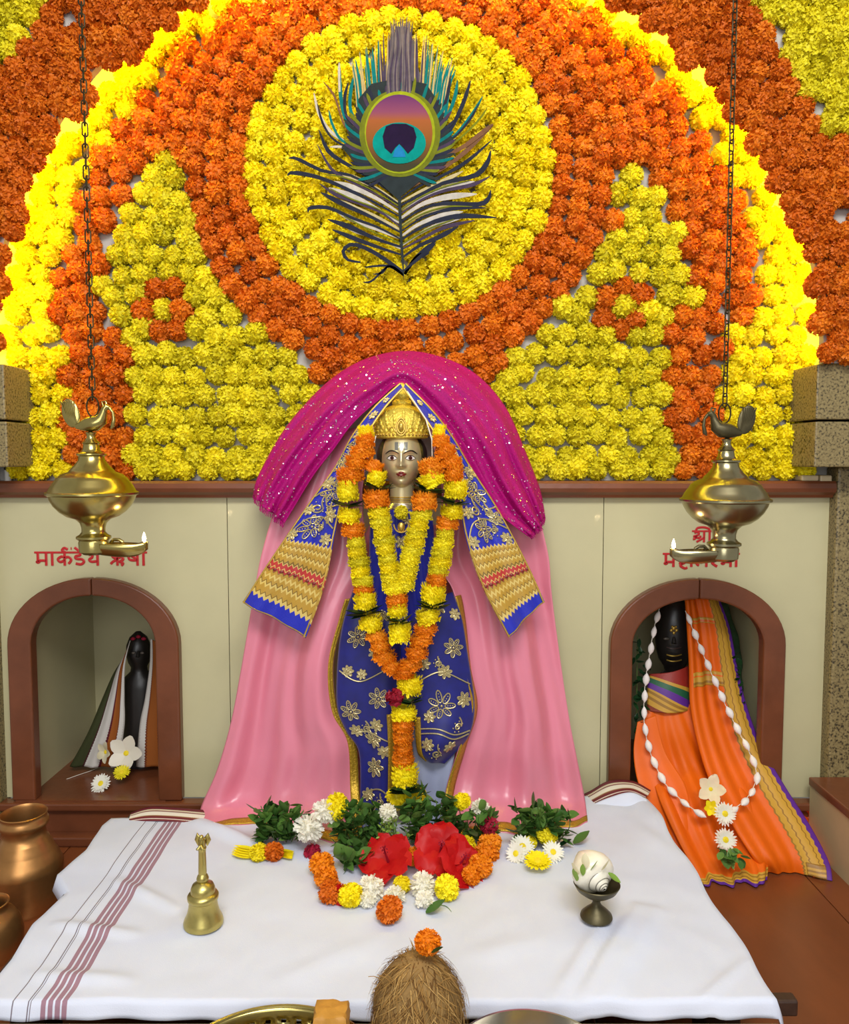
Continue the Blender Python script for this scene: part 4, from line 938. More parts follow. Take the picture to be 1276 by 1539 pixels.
def garland(root, seq, Y, hpx=None):
    """seq: (colour, px, py, half width px, half height px, tilt degrees)"""
    th = []
    for it in seq:
        c, px, py, w, h, tl = it[:6]; y = Y if len(it) < 7 else it[6]; p = at(px, py, y); s = mpp(y); th.append(p)
        if c == 'leaf':
            for k in range(7):
                L_ = w*s*R.uniform(.9, 1.25); a = (0 if k % 2 else pi)+R.uniform(-.3, .3); d = Vector((cos(a), -.25+R.uniform(-.3, .2), sin(a)*.35+math.radians(tl)*(1 if k % 2 else -1)+R.uniform(-.12, .12))).normalized()
                q = d.to_track_quat('Y', 'Z'); o = inst('leaf', R.choice(LF['darkleaf']), root, p+np.array((0, -.012+R.uniform(-.01, .004), R.uniform(-.004, .004))), q.to_euler(), (L_, L_, L_))
        elif c == 'rose':
            o = inst('rose_flower', R.choice(PB['rose']), root, p, (R.uniform(0, 6), R.uniform(0, 6), 0), (w*s, w*s, h*s)); o['label'] = 'crimson rose in the garland'
        else:
            mi = R.choice(DF[c]); ax = Vector((sin(math.radians(tl)), 0, cos(math.radians(tl))))
            inst('marigold', mi, root, p, euler_to(ax, spin=R.uniform(0, 6)), (w*s*1.04, w*s*.85, h*s/.44))
    MB().tube(th, .0012, 6).put('thread', M['stem'], root)
g1 = thing('garland', 'long outer garland of orange and yellow marigolds hanging to the idol feet', 'garland', at(604, 1195, -.24))
G1L = [('yellow', 550, 650, 13, 9, -10, -.225), ('orange2', 549, 664, 17, 9, -15), ('orange2', 545, 679, 19, 10, -15), ('orange2', 536, 695, 21, 11, -12), ('orange2', 527, 714, 22, 11, -10), ('yellow', 523, 740, 21, 13, -4), ('leaf', 524, 760, 24, 6, 0), ('yellow', 525, 775, 21, 10, 3), ('orange2', 531, 797, 19, 10, 5),
       ('lime', 535, 816, 18, 8, 5), ('yellow', 537, 830, 17, 8, 6), ('lime', 540, 845, 18, 8, 6), ('yellow', 542, 859, 18, 8, 6), ('lime', 545, 873, 18, 8, 6), ('orange2', 547, 886, 17, 7, 5), ('yellow', 549, 903, 22, 13, 3), ('leaf', 552, 920, 25, 6, 10), ('yellow', 557, 937, 20, 12, 15), ('orange2', 566, 957, 18, 9, 20), ('orange2', 572, 971, 19, 9, 20), ('orange2', 578, 988, 19, 10, 22), ('orange2', 588, 1002, 18, 9, 20)]
G1R = [('yellow', 660, 650, 12, 9, 10, -.225), ('orange2', 663, 664, 15, 9, 12), ('orange2', 669, 680, 18, 10, 12), ('orange2', 676, 695, 19, 10, 12), ('orange2', 681, 712, 19, 11, 10), ('yellow', 685, 736, 22, 13, 8), ('leaf', 682, 757, 24, 6, -5), ('yellow', 679, 770, 21, 10, -4), ('orange2', 673, 787, 18, 9, -5),
       ('lime', 669, 803, 17, 8, -6), ('yellow', 667, 817, 17, 8, -6), ('lime', 664, 831, 18, 8, -7), ('yellow', 662, 845, 18, 8, -7), ('lime', 659, 858, 17, 8, -7), ('orange2', 656, 872, 18, 9, -3), ('yellow', 651, 894, 22, 14, -2), ('leaf', 651, 911, 24, 6, -5), ('yellow', 644, 927, 20, 11, -18), ('orange2', 640, 946, 19, 9, -20), ('orange2', 633, 963, 19, 9, -18), ('orange2', 627, 981, 20, 10, -15), ('orange2', 618, 999, 18, 9, -12)]
G1C = [('orange2', 606, 1010, 20, 9, 0), ('yellow', 616, 1030, 21, 12, 10), ('rose', 593, 1048, 14, 12, 0, -.25), ('leaf', 618, 1052, 18, 6, 10), ('yellow', 607, 1072, 21, 10, 0), ('orange2', 606, 1090, 20, 9, 0), ('orange2', 606, 1107, 19, 9, 0), ('orange2', 606, 1125, 18, 9, 0), ('orange2', 606, 1142, 19, 9, 0), ('yellow', 609, 1164, 22, 15, 0), ('leaf', 609, 1184, 26, 5, 0), ('yellow', 598, 1198, 18, 12, 40), ('yellow', 626, 1198, 18, 12, -40)]
garland(g1, G1L, -.235); garland(g1, G1R, -.235); garland(g1, G1C, -.235)
g2 = thing('garland', 'short inner garland, a yellow V below the idol neck', 'garland', at(600, 955, -.262))
G2L = [('orange2', 561, 702, 15, 9, 30, -.235), ('yellow', 566, 719, 18, 11, 20, -.24), ('leaf', 570, 735, 24, 6, -8, -.245), ('orange2', 566, 750, 21, 12, -3)]+[(('yellow', 'lime')[k % 2], 570+k*2.5, 772+k*13.5, 18, 8.5, 9) for k in range(9)]
G2R = [('orange2', 648, 703, 20, 12, -15, -.24), ('yellow', 650, 722, 20, 11, -35, -.24), ('leaf', 642, 738, 24, 6, -16, -.245), ('orange2', 638, 754, 21, 12, 0)]+[(('lime', 'yellow')[k % 2], 633-k*3.3, 776+k*13, 18, 8.5, -13) for k in range(9)]
G2C = [('yellow', 596, 884, 20, 9, 0), ('orange2', 597, 902, 21, 9, 0), ('yellow', 597, 917, 20, 9, 0), ('leaf', 600, 933, 20, 6, 12), ('yellow', 601, 950, 21, 14, 0)]
garland(g2, G2L, -.255); garland(g2, G2R, -.255); garland(g2, G2C, -.257)
pend = thing('pendant_necklace', 'small gold pendant with a yellow flower inside the garland V', 'necklace', at(603, 795, -.222))
inst('marigold', PB['lime'][1], pend, at(603, 770, -.222), (1, 0, 0), .014)
MB().tube([at(603+11*cos(a), 788+11*sin(a)*1.1, -.222) for a in np.linspace(0, pi, 16)], .0016, 6).put('pendant_loop', M['gold'], pend)
MB().ell(at(603, 792, -.222), (.007, .004, .009), 14, 10).put('pendant', M['gold'], pend)

# ================================================================ HANGING LAMPS
def link_mesh():
    P = []; hl, w = .0075, .0042
    for k in range(8): a = pi*k/7; P.append((w*cos(a), 0, hl+w*sin(a)))
    for k in range(8): a = pi+pi*k/7; P.append((w*cos(a), 0, -hl+w*sin(a)))
    mb = MB().tube(P, .0013, 5, closed=True); return mesh('chain_link', mb.V, mb.F, M['iron'])
LK = link_mesh()
def oil_lamp(cx, dy, mir, m, label, birdm):
    Y = -.30; s = mpp(Y); Zp = lambda py: at(cx, py+dy, Y)[2]; X0 = at(cx, 740, Y)[0]
    root = thing('hanging_lamp', label, 'lamp', (X0, Y, Zp(834)))
    pr = [(0, 833), (15, 833), (21, 829), (22, 815), (21, 812), (25, 809), (25, 806), (20, 803), (17, 799), (17, 793), (19, 786), (25, 780), (37, 776), (47, 769), (55, 760), (60, 751), (62, 745), (66, 743), (66, 740), (62, 738), (58, 730), (52, 722), (50, 718), (48, 717), (44, 713), (33, 709), (31, 706), (25, 700), (19, 692), (18, 686), (21, 684), (21, 682), (15, 680), (12, 675), (11, 668), (13, 666), (9, 662), (6, 658), (6, 653), (8, 650), (0, 648)]
    MB().lathe([(r*s, Zp(y)-Zp(834)) for r, y in pr], (X0, Y, Zp(834)), 64).put('oil_reservoir', m, root)
    def P(dx, py, dY=0): return np.array((X0+mir*dx*s, Y+dY, Zp(py)))
    # spout: open boat
    V = []; F = []; n = 14; ring = 10
    for i in range(n+1):
        f = i/n; dx = 12+69*f; w = (15*(1-f**3.2)+1.0)*s; top = 816+1.0*f-2.5*(f > .8)*(f-.8)*5; bot = 834+3*sin(pi*f)-9*f**7
        for k in range(ring+1):
            a = pi*k/ring; V.append(P(dx, top+(bot-top)*sin(a), 0)+np.array((0, w*cos(a), 0)))
    for i in range(n):
        for k in range(ring): q = i*(ring+1)+k; F.append((q, q+1, q+ring+2, q+ring+1))
    sp_ = put('spout', V, F, m, root); solid(sp_, .0014)
    MB().tube([P(26, 815, 0), P(30, 811, 0), P(38, 811, 0), P(44, 815, 0)], .003, 8).put('spout_lid', birdm, root)
    MB().tube([P(30, 819), P(60, 819), P(72, 816), P(76, 813)], .0016, 6).put('wick', M['wick'], root)
    MB().lathe([(0, -.0015), (.0028, .001), (.0034, .005), (.0024, .010), (.001, .0145), (0, .017)], P(76, 814), 14).put('flame', M['flame'], root)
    fl_ = bpy.data.lights.new('flame_light', 'POINT'); fl_.energy = .12; fl_.color = (1, .7, .35); fl_.shadow_soft_size = .006
    o = bpy.data.objects.new('flame_light', fl_); COL.objects.link(o); o.parent = root; o.location = P(76, 806)-ORG[root]
    # bird finial
    mb = MB(); mb.tube([P(*q) for q in [(-22, 641), (-14, 640), (-4, 638), (8, 636), (16, 631), (19, 622), (21, 615), (25, 611), (29, 612)]], [.004, .008, .0125, .0135, .0105, .0065, .0052, .0058, .003], 16)
    bd = mb.put('bird', birdm, root)
    MB().tube([P(29, 613), P(34, 620), P(35, 630), P(33, 640), P(30, 645)], [.003, .0024, .003, .004, .001], 10).put('beak_garland', birdm, bd)
    MB().tube([P(20, 611), P(18, 604), P(24, 603), P(25, 609)], .0017, 8).put('crest', birdm, bd)
    mb = MB(); up = Vector(P(-34, 606)-P(-20, 645)).normalized()
    rt_ = Matrix.Rotation(mir*-.25, 3, 'Y'); mb.ell(P(-29, 621), (13*s, .0035, 22*s), 24, 14, rot=rt_)
    for k in range(-3, 4): mb.tube([P(-21+k*.6, 642), P(-29+k*2.2, 622, -.0036), P(-33+k*3.2, 603, -.002)], .0012, 6)
    mb.put('tail', birdm, bd)
    MB().tube([P(4+9*cos(a), 611+15*sin(a)) for a in np.linspace(0, 2*pi, 26, endpoint=False)], .0014, 6, closed=True).put('hanging_ring', M['iron'], root)
    z = Zp(597)+.006; k = 0
    while z < Z_TOP-.005:
        inst('chain_link', LK, root, (X0+mir*4*s, Y, z), (0, 0, .5 if k % 2 else pi/2+.5)); z += .0175; k += 1
    MB().lathe([(.03, 0), (.03, -.006), (.012, -.012), (0, -.012)], (X0+mir*4*s, Y, Z_TOP), 24).put('ceiling_hook', M['iron'], root)
oil_lamp(139, 0, 1, M['brass'], 'hanging brass oil lamp with bird finial over the dark niche', M['brass'])
oil_lamp(1090, 10, -1, M['brass2'], 'hanging silvery brass oil lamp with dark bird finial over the sari niche', M['bronze'])

# ================================================================ FLOWERS AND LEAVES OFFERED AT THE FEET
def on_cloth(px, py, rpx):
    """centre of a ball of rpx pixels seen at (px,py) and lying on the cloth"""
    r = .02
    for _ in range(4): p = atz(px, py, r*.9+.004); r = rpx*mpp(p[1])
    return p, r
def ballflower(kind, px, py, rpx, label, Y=None, name='marigold', cat='flower', sq=.85, group=None, mset=None):
    if Y is None: p, r = on_cloth(px, py, rpx)
    else: p = at(px, py, Y); r = rpx*mpp(Y)
    me = R.choice((mset or PB)[kind]); rot = (R.uniform(-.6, .6), R.uniform(-.6, .6), R.uniform(0, 6))
    o = inst(name, me, None, p, rot, (r, r, r*sq)); setp(o, label, cat, group); return o
def petal_fan(n, L, w, cup, seed=0, tip=1.0, wavy=0):
    """petals round a heart, axis +Z"""
    rr = random.Random(seed); out = []
    for k in range(n):
        a = 2*pi*k/n+rr.uniform(-.08, .08); V = []; F = []; m = 6; LL = L*rr.uniform(.92, 1.06)
        for i in range(m+1):
            f = i/m; ww = w*(sin(pi*(f*.80+.10))**.8)*(1 if f < .8 else tip*(1-.5*(f-.8)/.2)+.0); z = cup*f*LL-(.35*LL*f*f if cup > .5 else 0)
            for s in (-1, -.5, 0, .5, 1):
                zz = z+.12*ww*s*s+wavy*LL*.06*sin(9*f+3*s+k)*f
                x = LL*f; y = ww*s; V.append((x*cos(a)-y*sin(a), x*sin(a)+y*cos(a), zz))
        for i in range(m):
            for j in range(4): q = i*5+j; F.append((q, q+1, q+6, q+5))
        out.append((V, F))
    return out
def open_flower(name, label, p, axis, petals, mats, heart=None, heart_r=0, extra=None, group=None):
    """a thing of separate petals"""
    root = thing(name, label, 'flower', p, group); q = Vector(axis).normalized().to_track_quat('Z', 'Y'); root.rotation_euler = q.to_euler(); sh = {}
    for k, (V, F) in enumerate(petals):
        me = mesh('petal', V, F, mats); o = bpy.data.objects.new('petal', me); COL.objects.link(o); o.parent = root
    if heart:
        mb = MB(); rr = random.Random(5)
        mb.ell((0, 0, heart_r*.3), (heart_r, heart_r, heart_r*.5), 14, 8)
        for k in range(40): a = k*2.4; f = sqrt(k/40); mb.ell((heart_r*f*cos(a), heart_r*f*sin(a), heart_r*(.3+.5*sqrt(max(0, 1-f*f)))), (heart_r*.13,)*3, 6, 4)
        me = mesh('heart', mb.V, mb.F, heart); o = bpy.data.objects.new('flower_heart', me); COL.objects.link(o); o.parent = root
    return root
def daisy(px, py, rpx, label, Y=None, axis=(0, -.6, .8), petals='white', group=None, name='chrysanthemum', n=18, layers=2):
    if Y is None: p, r = on_cloth(px, py, rpx*.8); r = rpx*mpp(p[1])
    else: p = at(px, py, Y); r = rpx*mpp(Y)
    ps = []
    for l in range(layers+1): ps += petal_fan(n+4-4*l, r*(1-.2*l), r*.13, .12+.26*l, l+3)
    return open_flower(name, label, p, axis, ps, M[petals], M['daisyheart'], r*.27)
def sprig(px, py, wpx, hpx, Y, n, label, lens=(.018, .029), kind='leaf', dirn=(0, -.3, .6), seed=1):
    """a bunch of leafy twigs: stems and separate leaves"""
    rr = random.Random(seed); c = at(px, py+hpx*.5, Y); root = thing('leaf_sprig', label, 'leaves', (c[0], Y, .004)); s = mpp(Y); mb = MB()
    twigs = max(3, n//9)
    for t_ in range(twigs):
        bx = px+rr.uniform(-.5, .5)*wpx*.6; a = at(bx, py+hpx*.45, Y+rr.uniform(-.01, .02)); a[2] = max(a[2], .006)
        e = at(bx+rr.uniform(-.35, .35)*wpx*.5, py-hpx*rr.uniform(.2, .5), Y+rr.uniform(-.035, .01)); mid = (a+e)/2+np.array((rr.uniform(-.01, .01), -.012, .004))
        Q = crom([a, mid, e], 9); mb.tube(Q, .0009, 5)
        for k in range(9):
            p = Q[min(8, k)]+np.array((rr.uniform(-.008, .008), rr.uniform(-.012, .006), rr.uniform(-.006, .006))); d = Vector((rr.uniform(-1, 1), rr.uniform(-1.1, .1), rr.uniform(-.35, .8))).normalized()
            L_ = rr.uniform(*lens); p[2] = max(p[2], .010+(.012 if d.z < 0 else 0))
            inst('leaf', rr.choice(LF[kind]), root, p, (d.to_track_quat('Y', 'Z') @ Quaternion((0, 1, 0), rr.uniform(-.8, .8))).to_euler(), L_)
    mb.put('twigs', M['stem'], root)['kind'] = 'stuff'
    return root
sprig(420, 1240, 92, 58, -.265, 170, 'leafy green sprig on the cloth in front of the gold hem, beside a white chrysanthemum', seed=1)
sprig(535, 1246, 104, 72, -.275, 190, 'dark green leafy bunch between white chrysanthemum heads and the pale bud stalk', seed=2)
sprig(655, 1230, 110, 72, -.27, 230, 'broad green leafy bunch behind the big red hibiscus flowers', seed=3)
sprig(715, 1242, 66, 56, -.27, 90, 'round leaved green bunch between yellow marigold and dark red flower', seed=6)
sprig(805, 1240, 130, 54, -.265, 200, 'dark green sprig in front of the pink robe, farthest toward the conch stand', seed=4)
sprig(528, 1300, 66, 40, -.335, 45, 'low green leaves lying between orange marigolds and the smaller hibiscus', lens=(.024, .036), kind='leaf', seed=5)
sprig(588, 1256, 46, 62, -.31, 160, 'pale green stalk of tiny buds below the single white chrysanthemum', lens=(.006, .010), kind='lightgreen', seed=8)
def leaf_at(px, py, lpx, ang, label, Y=None, kind='leaf', tilt=.25):
    p = atz(px, py, .008) if Y is None else at(px, py, Y); L_ = lpx*mpp(p[1]); d = Vector((cos(ang), sin(ang)*.8, tilt)).normalized()
    o = inst('loose_leaf', LF[kind][2], None, p, d.to_track_quat('Y', 'Z').to_euler(), L_); setp(o, label, 'leaf'); return o
leaf_at(862, 1268, 30, .3, 'single rounded leaf lying on the cloth behind the conch')
leaf_at(640, 1372, 34, .1, 'flat green leaf under the white chrysanthemum nearest the coconut')
leaf_at(838, 1272, 24, -.3, 'small leaf at the tip of the sprig near the conch', kind='darkleaf')

OG, YG = None, None
for a in [('orange2', 484, 1300, 21, 'orange marigold under the purple rose, uppermost of its column'), ('orange2', 490, 1318, 20, 'second orange marigold of the column below the purple rose'), ('orange', 497, 1340, 20, 'orange marigold leaning against the dark red petal'),
          ('orange', 585, 1367, 23, 'round orange marigold standing alone nearest the viewer on the cloth'), ('orange2', 622, 1287, 17, 'orange marigold between the two red hibiscus flowers', -.35),
          ('orange2', 736, 1268, 20, 'uppermost of the orange marigolds beside the large hibiscus', -.315), ('orange2', 731, 1283, 21, 'second orange marigold from the top beside the large hibiscus', -.325), ('orange2', 722, 1302, 20, 'orange marigold low beside the large hibiscus petals'), ('orange2', 708, 1316, 16, 'lowest of the orange marigolds beside the large hibiscus'),
          ('orange', 411, 1280, 17, 'orange marigold behind the yellow petals near the gold hem'), ('orange2', 512, 1281, 10, 'small orange marigold peeping out of the leaf bunch', -.32),
          ('yellow', 507, 1212, 19, 'tall yellow marigold on the leaves beside white chrysanthemums', -.295), ('yellow', 389, 1281, 16, 'yellow marigold lying farthest out toward the bell'), ('yellow', 527, 1345, 21, 'yellow marigold between dark red petal and white chrysanthemum'), ('yellow', 672, 1334, 21, 'yellow marigold at the outer end of the white chrysanthemum row'),
          ('yellow', 604, 1330, 15, 'yellow marigold squeezed in the middle of the white chrysanthemum row'), ('yellow', 694, 1204, 15, 'yellow marigold on the leaves below the pink robe edge', -.285), ('yellow', 700, 1272, 17, 'yellow marigold half hidden behind the large hibiscus', -.31), ('lime', 822, 1256, 17, 'greenish yellow marigold on the sprig near the conch', -.295), ('lime', 797, 1266, 11, 'small yellow flower beside the greenish yellow marigold', -.30)]:
    c, px, py, r, lab = a[:5]; ballflower(c, px, py, r, lab, a[5] if len(a) > 5 else None, sq=1.15 if 'tall' in lab else .88)
for a in [(464, 1245, 24, 'large white chrysanthemum on the leaves, lower of the two', -.31), (489, 1219, 21, 'white chrysanthemum leaning on the tall yellow marigold', -.30), (583, 1222, 16, 'single white chrysanthemum on top of the pale bud stalk', -.315), (722, 1214, 15, 'white chrysanthemum beside the yellow marigold under the robe', -.285),
          (558, 1334, 22, 'white chrysanthemum in the front row next to the yellow marigold'), (552, 1352, 15, 'small white chrysanthemum tucked under the front row'), (594, 1346, 17, 'white chrysanthemum behind the round orange marigold'), (636, 1330, 22, 'white chrysanthemum below the large hibiscus'), (638, 1352, 16, 'white chrysanthemum resting on the flat leaf')]:
    px, py, r, lab = a[:4]; ballflower('white', px, py, r, lab, a[4] if len(a) > 4 else None, name='chrysanthemum', sq=.9)
ballflower('rose', 470, 1281, 14, 'purplish rose half under the leaves above the orange column', -.315, name='rose')
ballflower('rose', 735, 1240, 15, 'dark red flower on top of the orange marigolds', -.305, name='red_flower', sq=.7)
daisy(776, 1283, 18, 'white daisy turned sideways beside the orange marigolds', axis=(-.5, -.7, .5)); daisy(785, 1273, 20, 'white daisy with yellow heart behind the yellow flower', axis=(.1, -.6, .8))
daisy(831, 1281, 18, 'white daisy with a big yellow heart nearest the conch', axis=(.1, -.7, .7)); daisy(808, 1295, 22, 'flat yellow daisy lying on the cloth', axis=(0, -.25, 1), petals='yellow', n=22)
# yellow petals lying out toward the bell
pt = thing('yellow_petals', 'loose long yellow petals lying beyond the yellow marigold', 'petals', atz(365, 1285, .004))
for k in range(5):
    p = atz(384-k*1.5, 1276+k*3.5, .010); o = inst('petal', LF['leaf'][1] if 0 else mesh('petal', *leaf_mesh(3, .2, .2), M['yellow']), pt, p, Vector((-1, -.25+.12*k, .1-.05*k)).to_track_quat('Y', 'Z').to_euler(), .037)
pt = thing('yellow_flower', 'yellow flower with long petals lying beside the column of orange marigolds', 'flower', atz(430, 1290, .004))
for k in range(7):
    p = atz(442-k*.5, 1280+k*1.8, .011); o = inst('petal', mesh('petal', *leaf_mesh(3, .16, .15), M['yellow']), pt, p, Vector((-1, -.5+.17*k, .25-.06*k)).to_track_quat('Y', 'Z').to_euler(), .036)
rp = thing('red_petal', 'dark red folded petal between orange and yellow marigolds', 'petal', atz(511, 1352, .003))
for k in range(3): inst('petal', mesh('petal', *leaf_mesh(k, .3, .3), M['red']), rp, atz(508+k*2, 1362, .004), Vector((.15+.1*k, .3, 1)).to_track_quat('Y', 'Z').to_euler(), .034)
# hibiscus
def hibiscus(px, py, Y, rpx, axis, label, seed, spin=0):
    p = at(px, py, Y); r = rpx*mpp(Y); ps = petal_fan(5, r, r*.52, .62, seed, 1.3, 2.2)
    root = open_flower('hibiscus', label, p, axis, ps, M['red'])
    mb = MB().tube([(0, 0, 0), (0, r*.05, r*.4), (0, r*.12, r*.75)], [r*.05, r*.035, r*.03], 8)
    for k in range(14): a = k*2.4; mb.ell((r*.09*cos(a), r*.1+r*.09*sin(a), r*(.5+.02*k)), (r*.025,)*3, 6, 4)
    o = bpy.data.objects.new('stamen', mesh('stamen', mb.V, mb.F, M['rose'])); COL.objects.link(o); o.parent = root
    return root
hibiscus(584, 1296, -.375, 44, (-.3, -.45, .85), 'smaller red hibiscus between green leaves and the white front row', 11)
hibiscus(662, 1280, -.365, 45, (.05, -.75, .66), 'large open red hibiscus in the middle of the offering flowers', 12)
hibiscus(688, 1302, -.385, 42, (.5, -.5, .7), 'red hibiscus facing sideways against the lowest orange marigolds', 14)
for pts, lab in (([(624, 1388, .002), (650, 1394, .003), (690, 1410, .002)], 'thin loose thread lying near the coconut'), ([(640, 1362, .004), (670, 1362, .006), (684, 1385, .004), (686, 1420, .003)], 'thin looped thread between the flowers and the coconut')):
    mb = MB().tube(crom([atz(x, y, z) for x, y, z in pts], 20), .0006, 5); o = mb.put('loose_thread', M['stem'], None); setp(o, lab, 'thread')

# ================================================================ BELL, CONCH, POTS, COCONUT, PLATES
p0 = atz(306, 1392, .004); p0[2] = max(cloth_z(p0[0]+.03*cos(a), p0[1]+.03*sin(a)) for a in np.linspace(0, 6.2, 16))+.002; sB = mpp(p0[1]); bl = thing('hand_bell', 'brass hand bell with a small winged figure on its handle', 'bell', p0)
MB().lathe([(r*sB, (1398-y)*sB*1.02) for r, y in [(26, 1398), (30, 1397), (30.5, 1393), (29, 1388), (25, 1380), (22.5, 1370), (21.5, 1362), (21.5, 1359), (23.5, 1357), (24, 1352), (22, 1349), (18.5, 1347), (18.5, 1341), (16, 1335), (10, 1332), (8, 1330), (0, 1329)]], p0, 56).put('bell_cup', M['bellbrass'], bl)
MB().lathe([(r*sB, (1398-y)*sB*1.02) for r, y in [(7, 1331), (9, 1329), (9.5, 1325), (8, 1321), (6, 1318), (6.4, 1316), (6, 1300), (5.6, 1284), (6, 1279), (7, 1277), (0, 1276)]], p0, 20).put('handle', M['bellbrass'], bl)
zt_ = p0[2]+(1398-1277)*sB*1.02; mb = MB(); q = lambda x, y, z: np.array((p0[0]+x*sB, p0[1]+y*sB, zt_+z*sB))
mb.tube([q(0, 0, -1), q(0, 0, 6), q(1, -1, 14)], [5*sB, 6*sB, 4*sB], 12); mb.ell(q(0, -3, 17), (3.6*sB, 4*sB, 4.4*sB), 12, 8); mb.tube([q(0, -5, 17), q(0, -9, 15)], [1.6*sB, .4*sB], 6)
mb.tube([q(0, -7, 6), q(-3, -9, 2), q(-6, -6, 0)], [2.4*sB, 2.6*sB, 2*sB], 8); mb.tube([q(0, -7, 6), q(3, -9, 2), q(6, -6, 0)], [2.4*sB, 2.6*sB, 2*sB], 8)
mb.put('kneeling_figure', M['bellbrass'], bl)
for e in (-1, 1):
    mb = MB(); mb.tube([q(e*3, 3, 13), q(e*7, 4, 18), q(e*8.5, 4, 10), q(e*7, 4, 1)], [1.5*sB, 4*sB, 4.5*sB, 1*sB], 10, flat=.45); mb.put('wing', M['bellbrass'], bl)

p0 = atz(896, 1388, .003); p0[2] = max(cloth_z(p0[0]+.028*cos(a), p0[1]+.028*sin(a)) for a in np.linspace(0, 6.2, 16))+.004; sB = mpp(p0[1]); cs = thing('conch_stand', 'small dark bronze footed cup carrying the conch', 'stand', p0)
MB().lathe([(r*sB, z*sB*1.03) for r, z in [(24, -2), (25, 0), (24, 3), (17, 10), (9, 17), (6, 22), (6.5, 27), (10, 31), (22, 36), (31, 43), (36, 52), (35, 53), (29, 45), (18, 39), (0, 37)]], p0, 48).put('cup', M['bronze'], cs)
# conch: a spiral shell, its pointed whorls towards the viewer
cc = p0+np.array((-.002, -.002, 65*sB)); r0 = 33*sB; ax = Vector((.36, -.86, -.34)).normalized(); e1 = Vector((-.2, -.3, .9)); e1 = (e1-ax*e1.dot(ax)).normalized(); e2 = ax.cross(e1)
co = thing('conch', 'white spiral conch shell lying in the bronze cup', 'shell', cc-np.array((0, 0, 25*sB)))
def whorl(u, a, k=.52, lift=0):
    f = u % 1.0; rho = r0*exp(-k*u)*(1+.07*sin(pi*f)-.05*(exp(-(f/.07)**2)+exp(-((1-f)/.07)**2)))+lift; h = r0*1.05*(1-exp(-.62*u))
    return cc+np.array((e1*cos(a)+e2*sin(a))*rho+ax*(h-.25*r0))
NA, NU_ = 64, 96; V = []; F = []
for i in range(NU_+1):
    for j in range(NA+1): a_ = 2*pi*j/NA; V.append(whorl(4.6*i/NU_+a_/(2*pi), a_))
for i in range(NU_):
    for j in range(NA): q_ = i*(NA+1)+j; F.append((q_, q_+1, q_+NA+2, q_+NA+1))
put('spire', V, F, M['shell'], co)
MB().tube([whorl(1+t_/(2*pi), t_, lift=.0004) for t_ in np.linspace(0, 3.4*2*pi, 150)], .0007, 5).put('spiral_line', M['shellline'], co)
mb = MB(); mb.tube([cc+np.array(ax*(r0*d)) for d in (.25, .05, -.2, -.55, -.95, -1.3, -1.5)], [r0*q_ for q_ in (.72, .95, 1.02, .96, .7, .34, .08)], 32); mb.put('body_whorl', M['shell'], co)
for px, py, dx, dz, lab in ((876, 1310, -.1, 1, 0), (888, 1302, .5, .8, 1), (866, 1318, -.5, .9, 2), (914, 1306, .5, -.6, 3)):
    inst('fallen_petal', LF['lightgreen'][px % 4], co, at(px, py+6, cc[1]-.018), Vector((dx, -.3, dz)).to_track_quat('Y', 'Z').to_euler(), .020)['label'] = 'pale green petal stuck on the shell'
for px, py, dx, dz in ((905, 1300, .4, .5), (880, 1296, -.2, .9), (868, 1306, -.5, .6)):
    inst('fallen_petal', mesh('petal', *leaf_mesh(px, .35, .3), M['cream']), co, at(px, py+8, cc[1]-.020), Vector((dx, -.3, dz)).to_track_quat('Y', 'Z').to_euler(), .022)['label'] = 'cream petal stuck on the shell'

def pot(name, label, cx, by, prof, zs, m, inner):
    p = atz(cx, by, zs); s = mpp(p[1]); pr = [(r*s, (by-y)*s*1.06) for r, y in prof]
    root = thing(name, label, 'pot', p)
    MB().lathe(pr, p, 72).put('pot_body', m, root); return root, p, s
pt_, pp, sP = pot('water_pot', 'tall aged brass water pot with a ringed neck below the dark niche', 40, 1358, [(0, 1371), (40, 1371), (50, 1365), (54, 1352), (55, 1330), (54.5, 1303), (55, 1299), (50, 1288), (43, 1276), (42, 1274), (40, 1268), (36, 1262), (35.5, 1260), (32, 1257), (31, 1250), (31, 1244), (34, 1240), (36, 1237), (36, 1232), (34, 1228), (33, 1225), (34.5, 1221), (33, 1220), (31, 1224), (31.5, 1232), (28, 1246), (30, 1258), (48, 1300), (48, 1350), (0, 1360)], Z_FLOOR, M['copper'], None)
MB().lathe([(0, 0), (28*sP, 0)], (pp[0], pp[1], pp[2]+(1358-1252)*sP*1.06), 40).put('water', mat('still_water', rgb(150, 140, 120), .05, 0, spec=.8), pt_)
pot('copper_pot', 'round copper pot at the very edge in front of the tall brass pot', -16, 1436, [(0, 1449), (26, 1449), (40, 1443), (49, 1422), (50, 1404), (46, 1386), (38, 1374), (30, 1368), (28, 1362), (31, 1356), (29, 1355), (25, 1362), (27, 1370), (44, 1404), (40, 1436), (0, 1442)], Z_FLOOR, M['copper'], None)
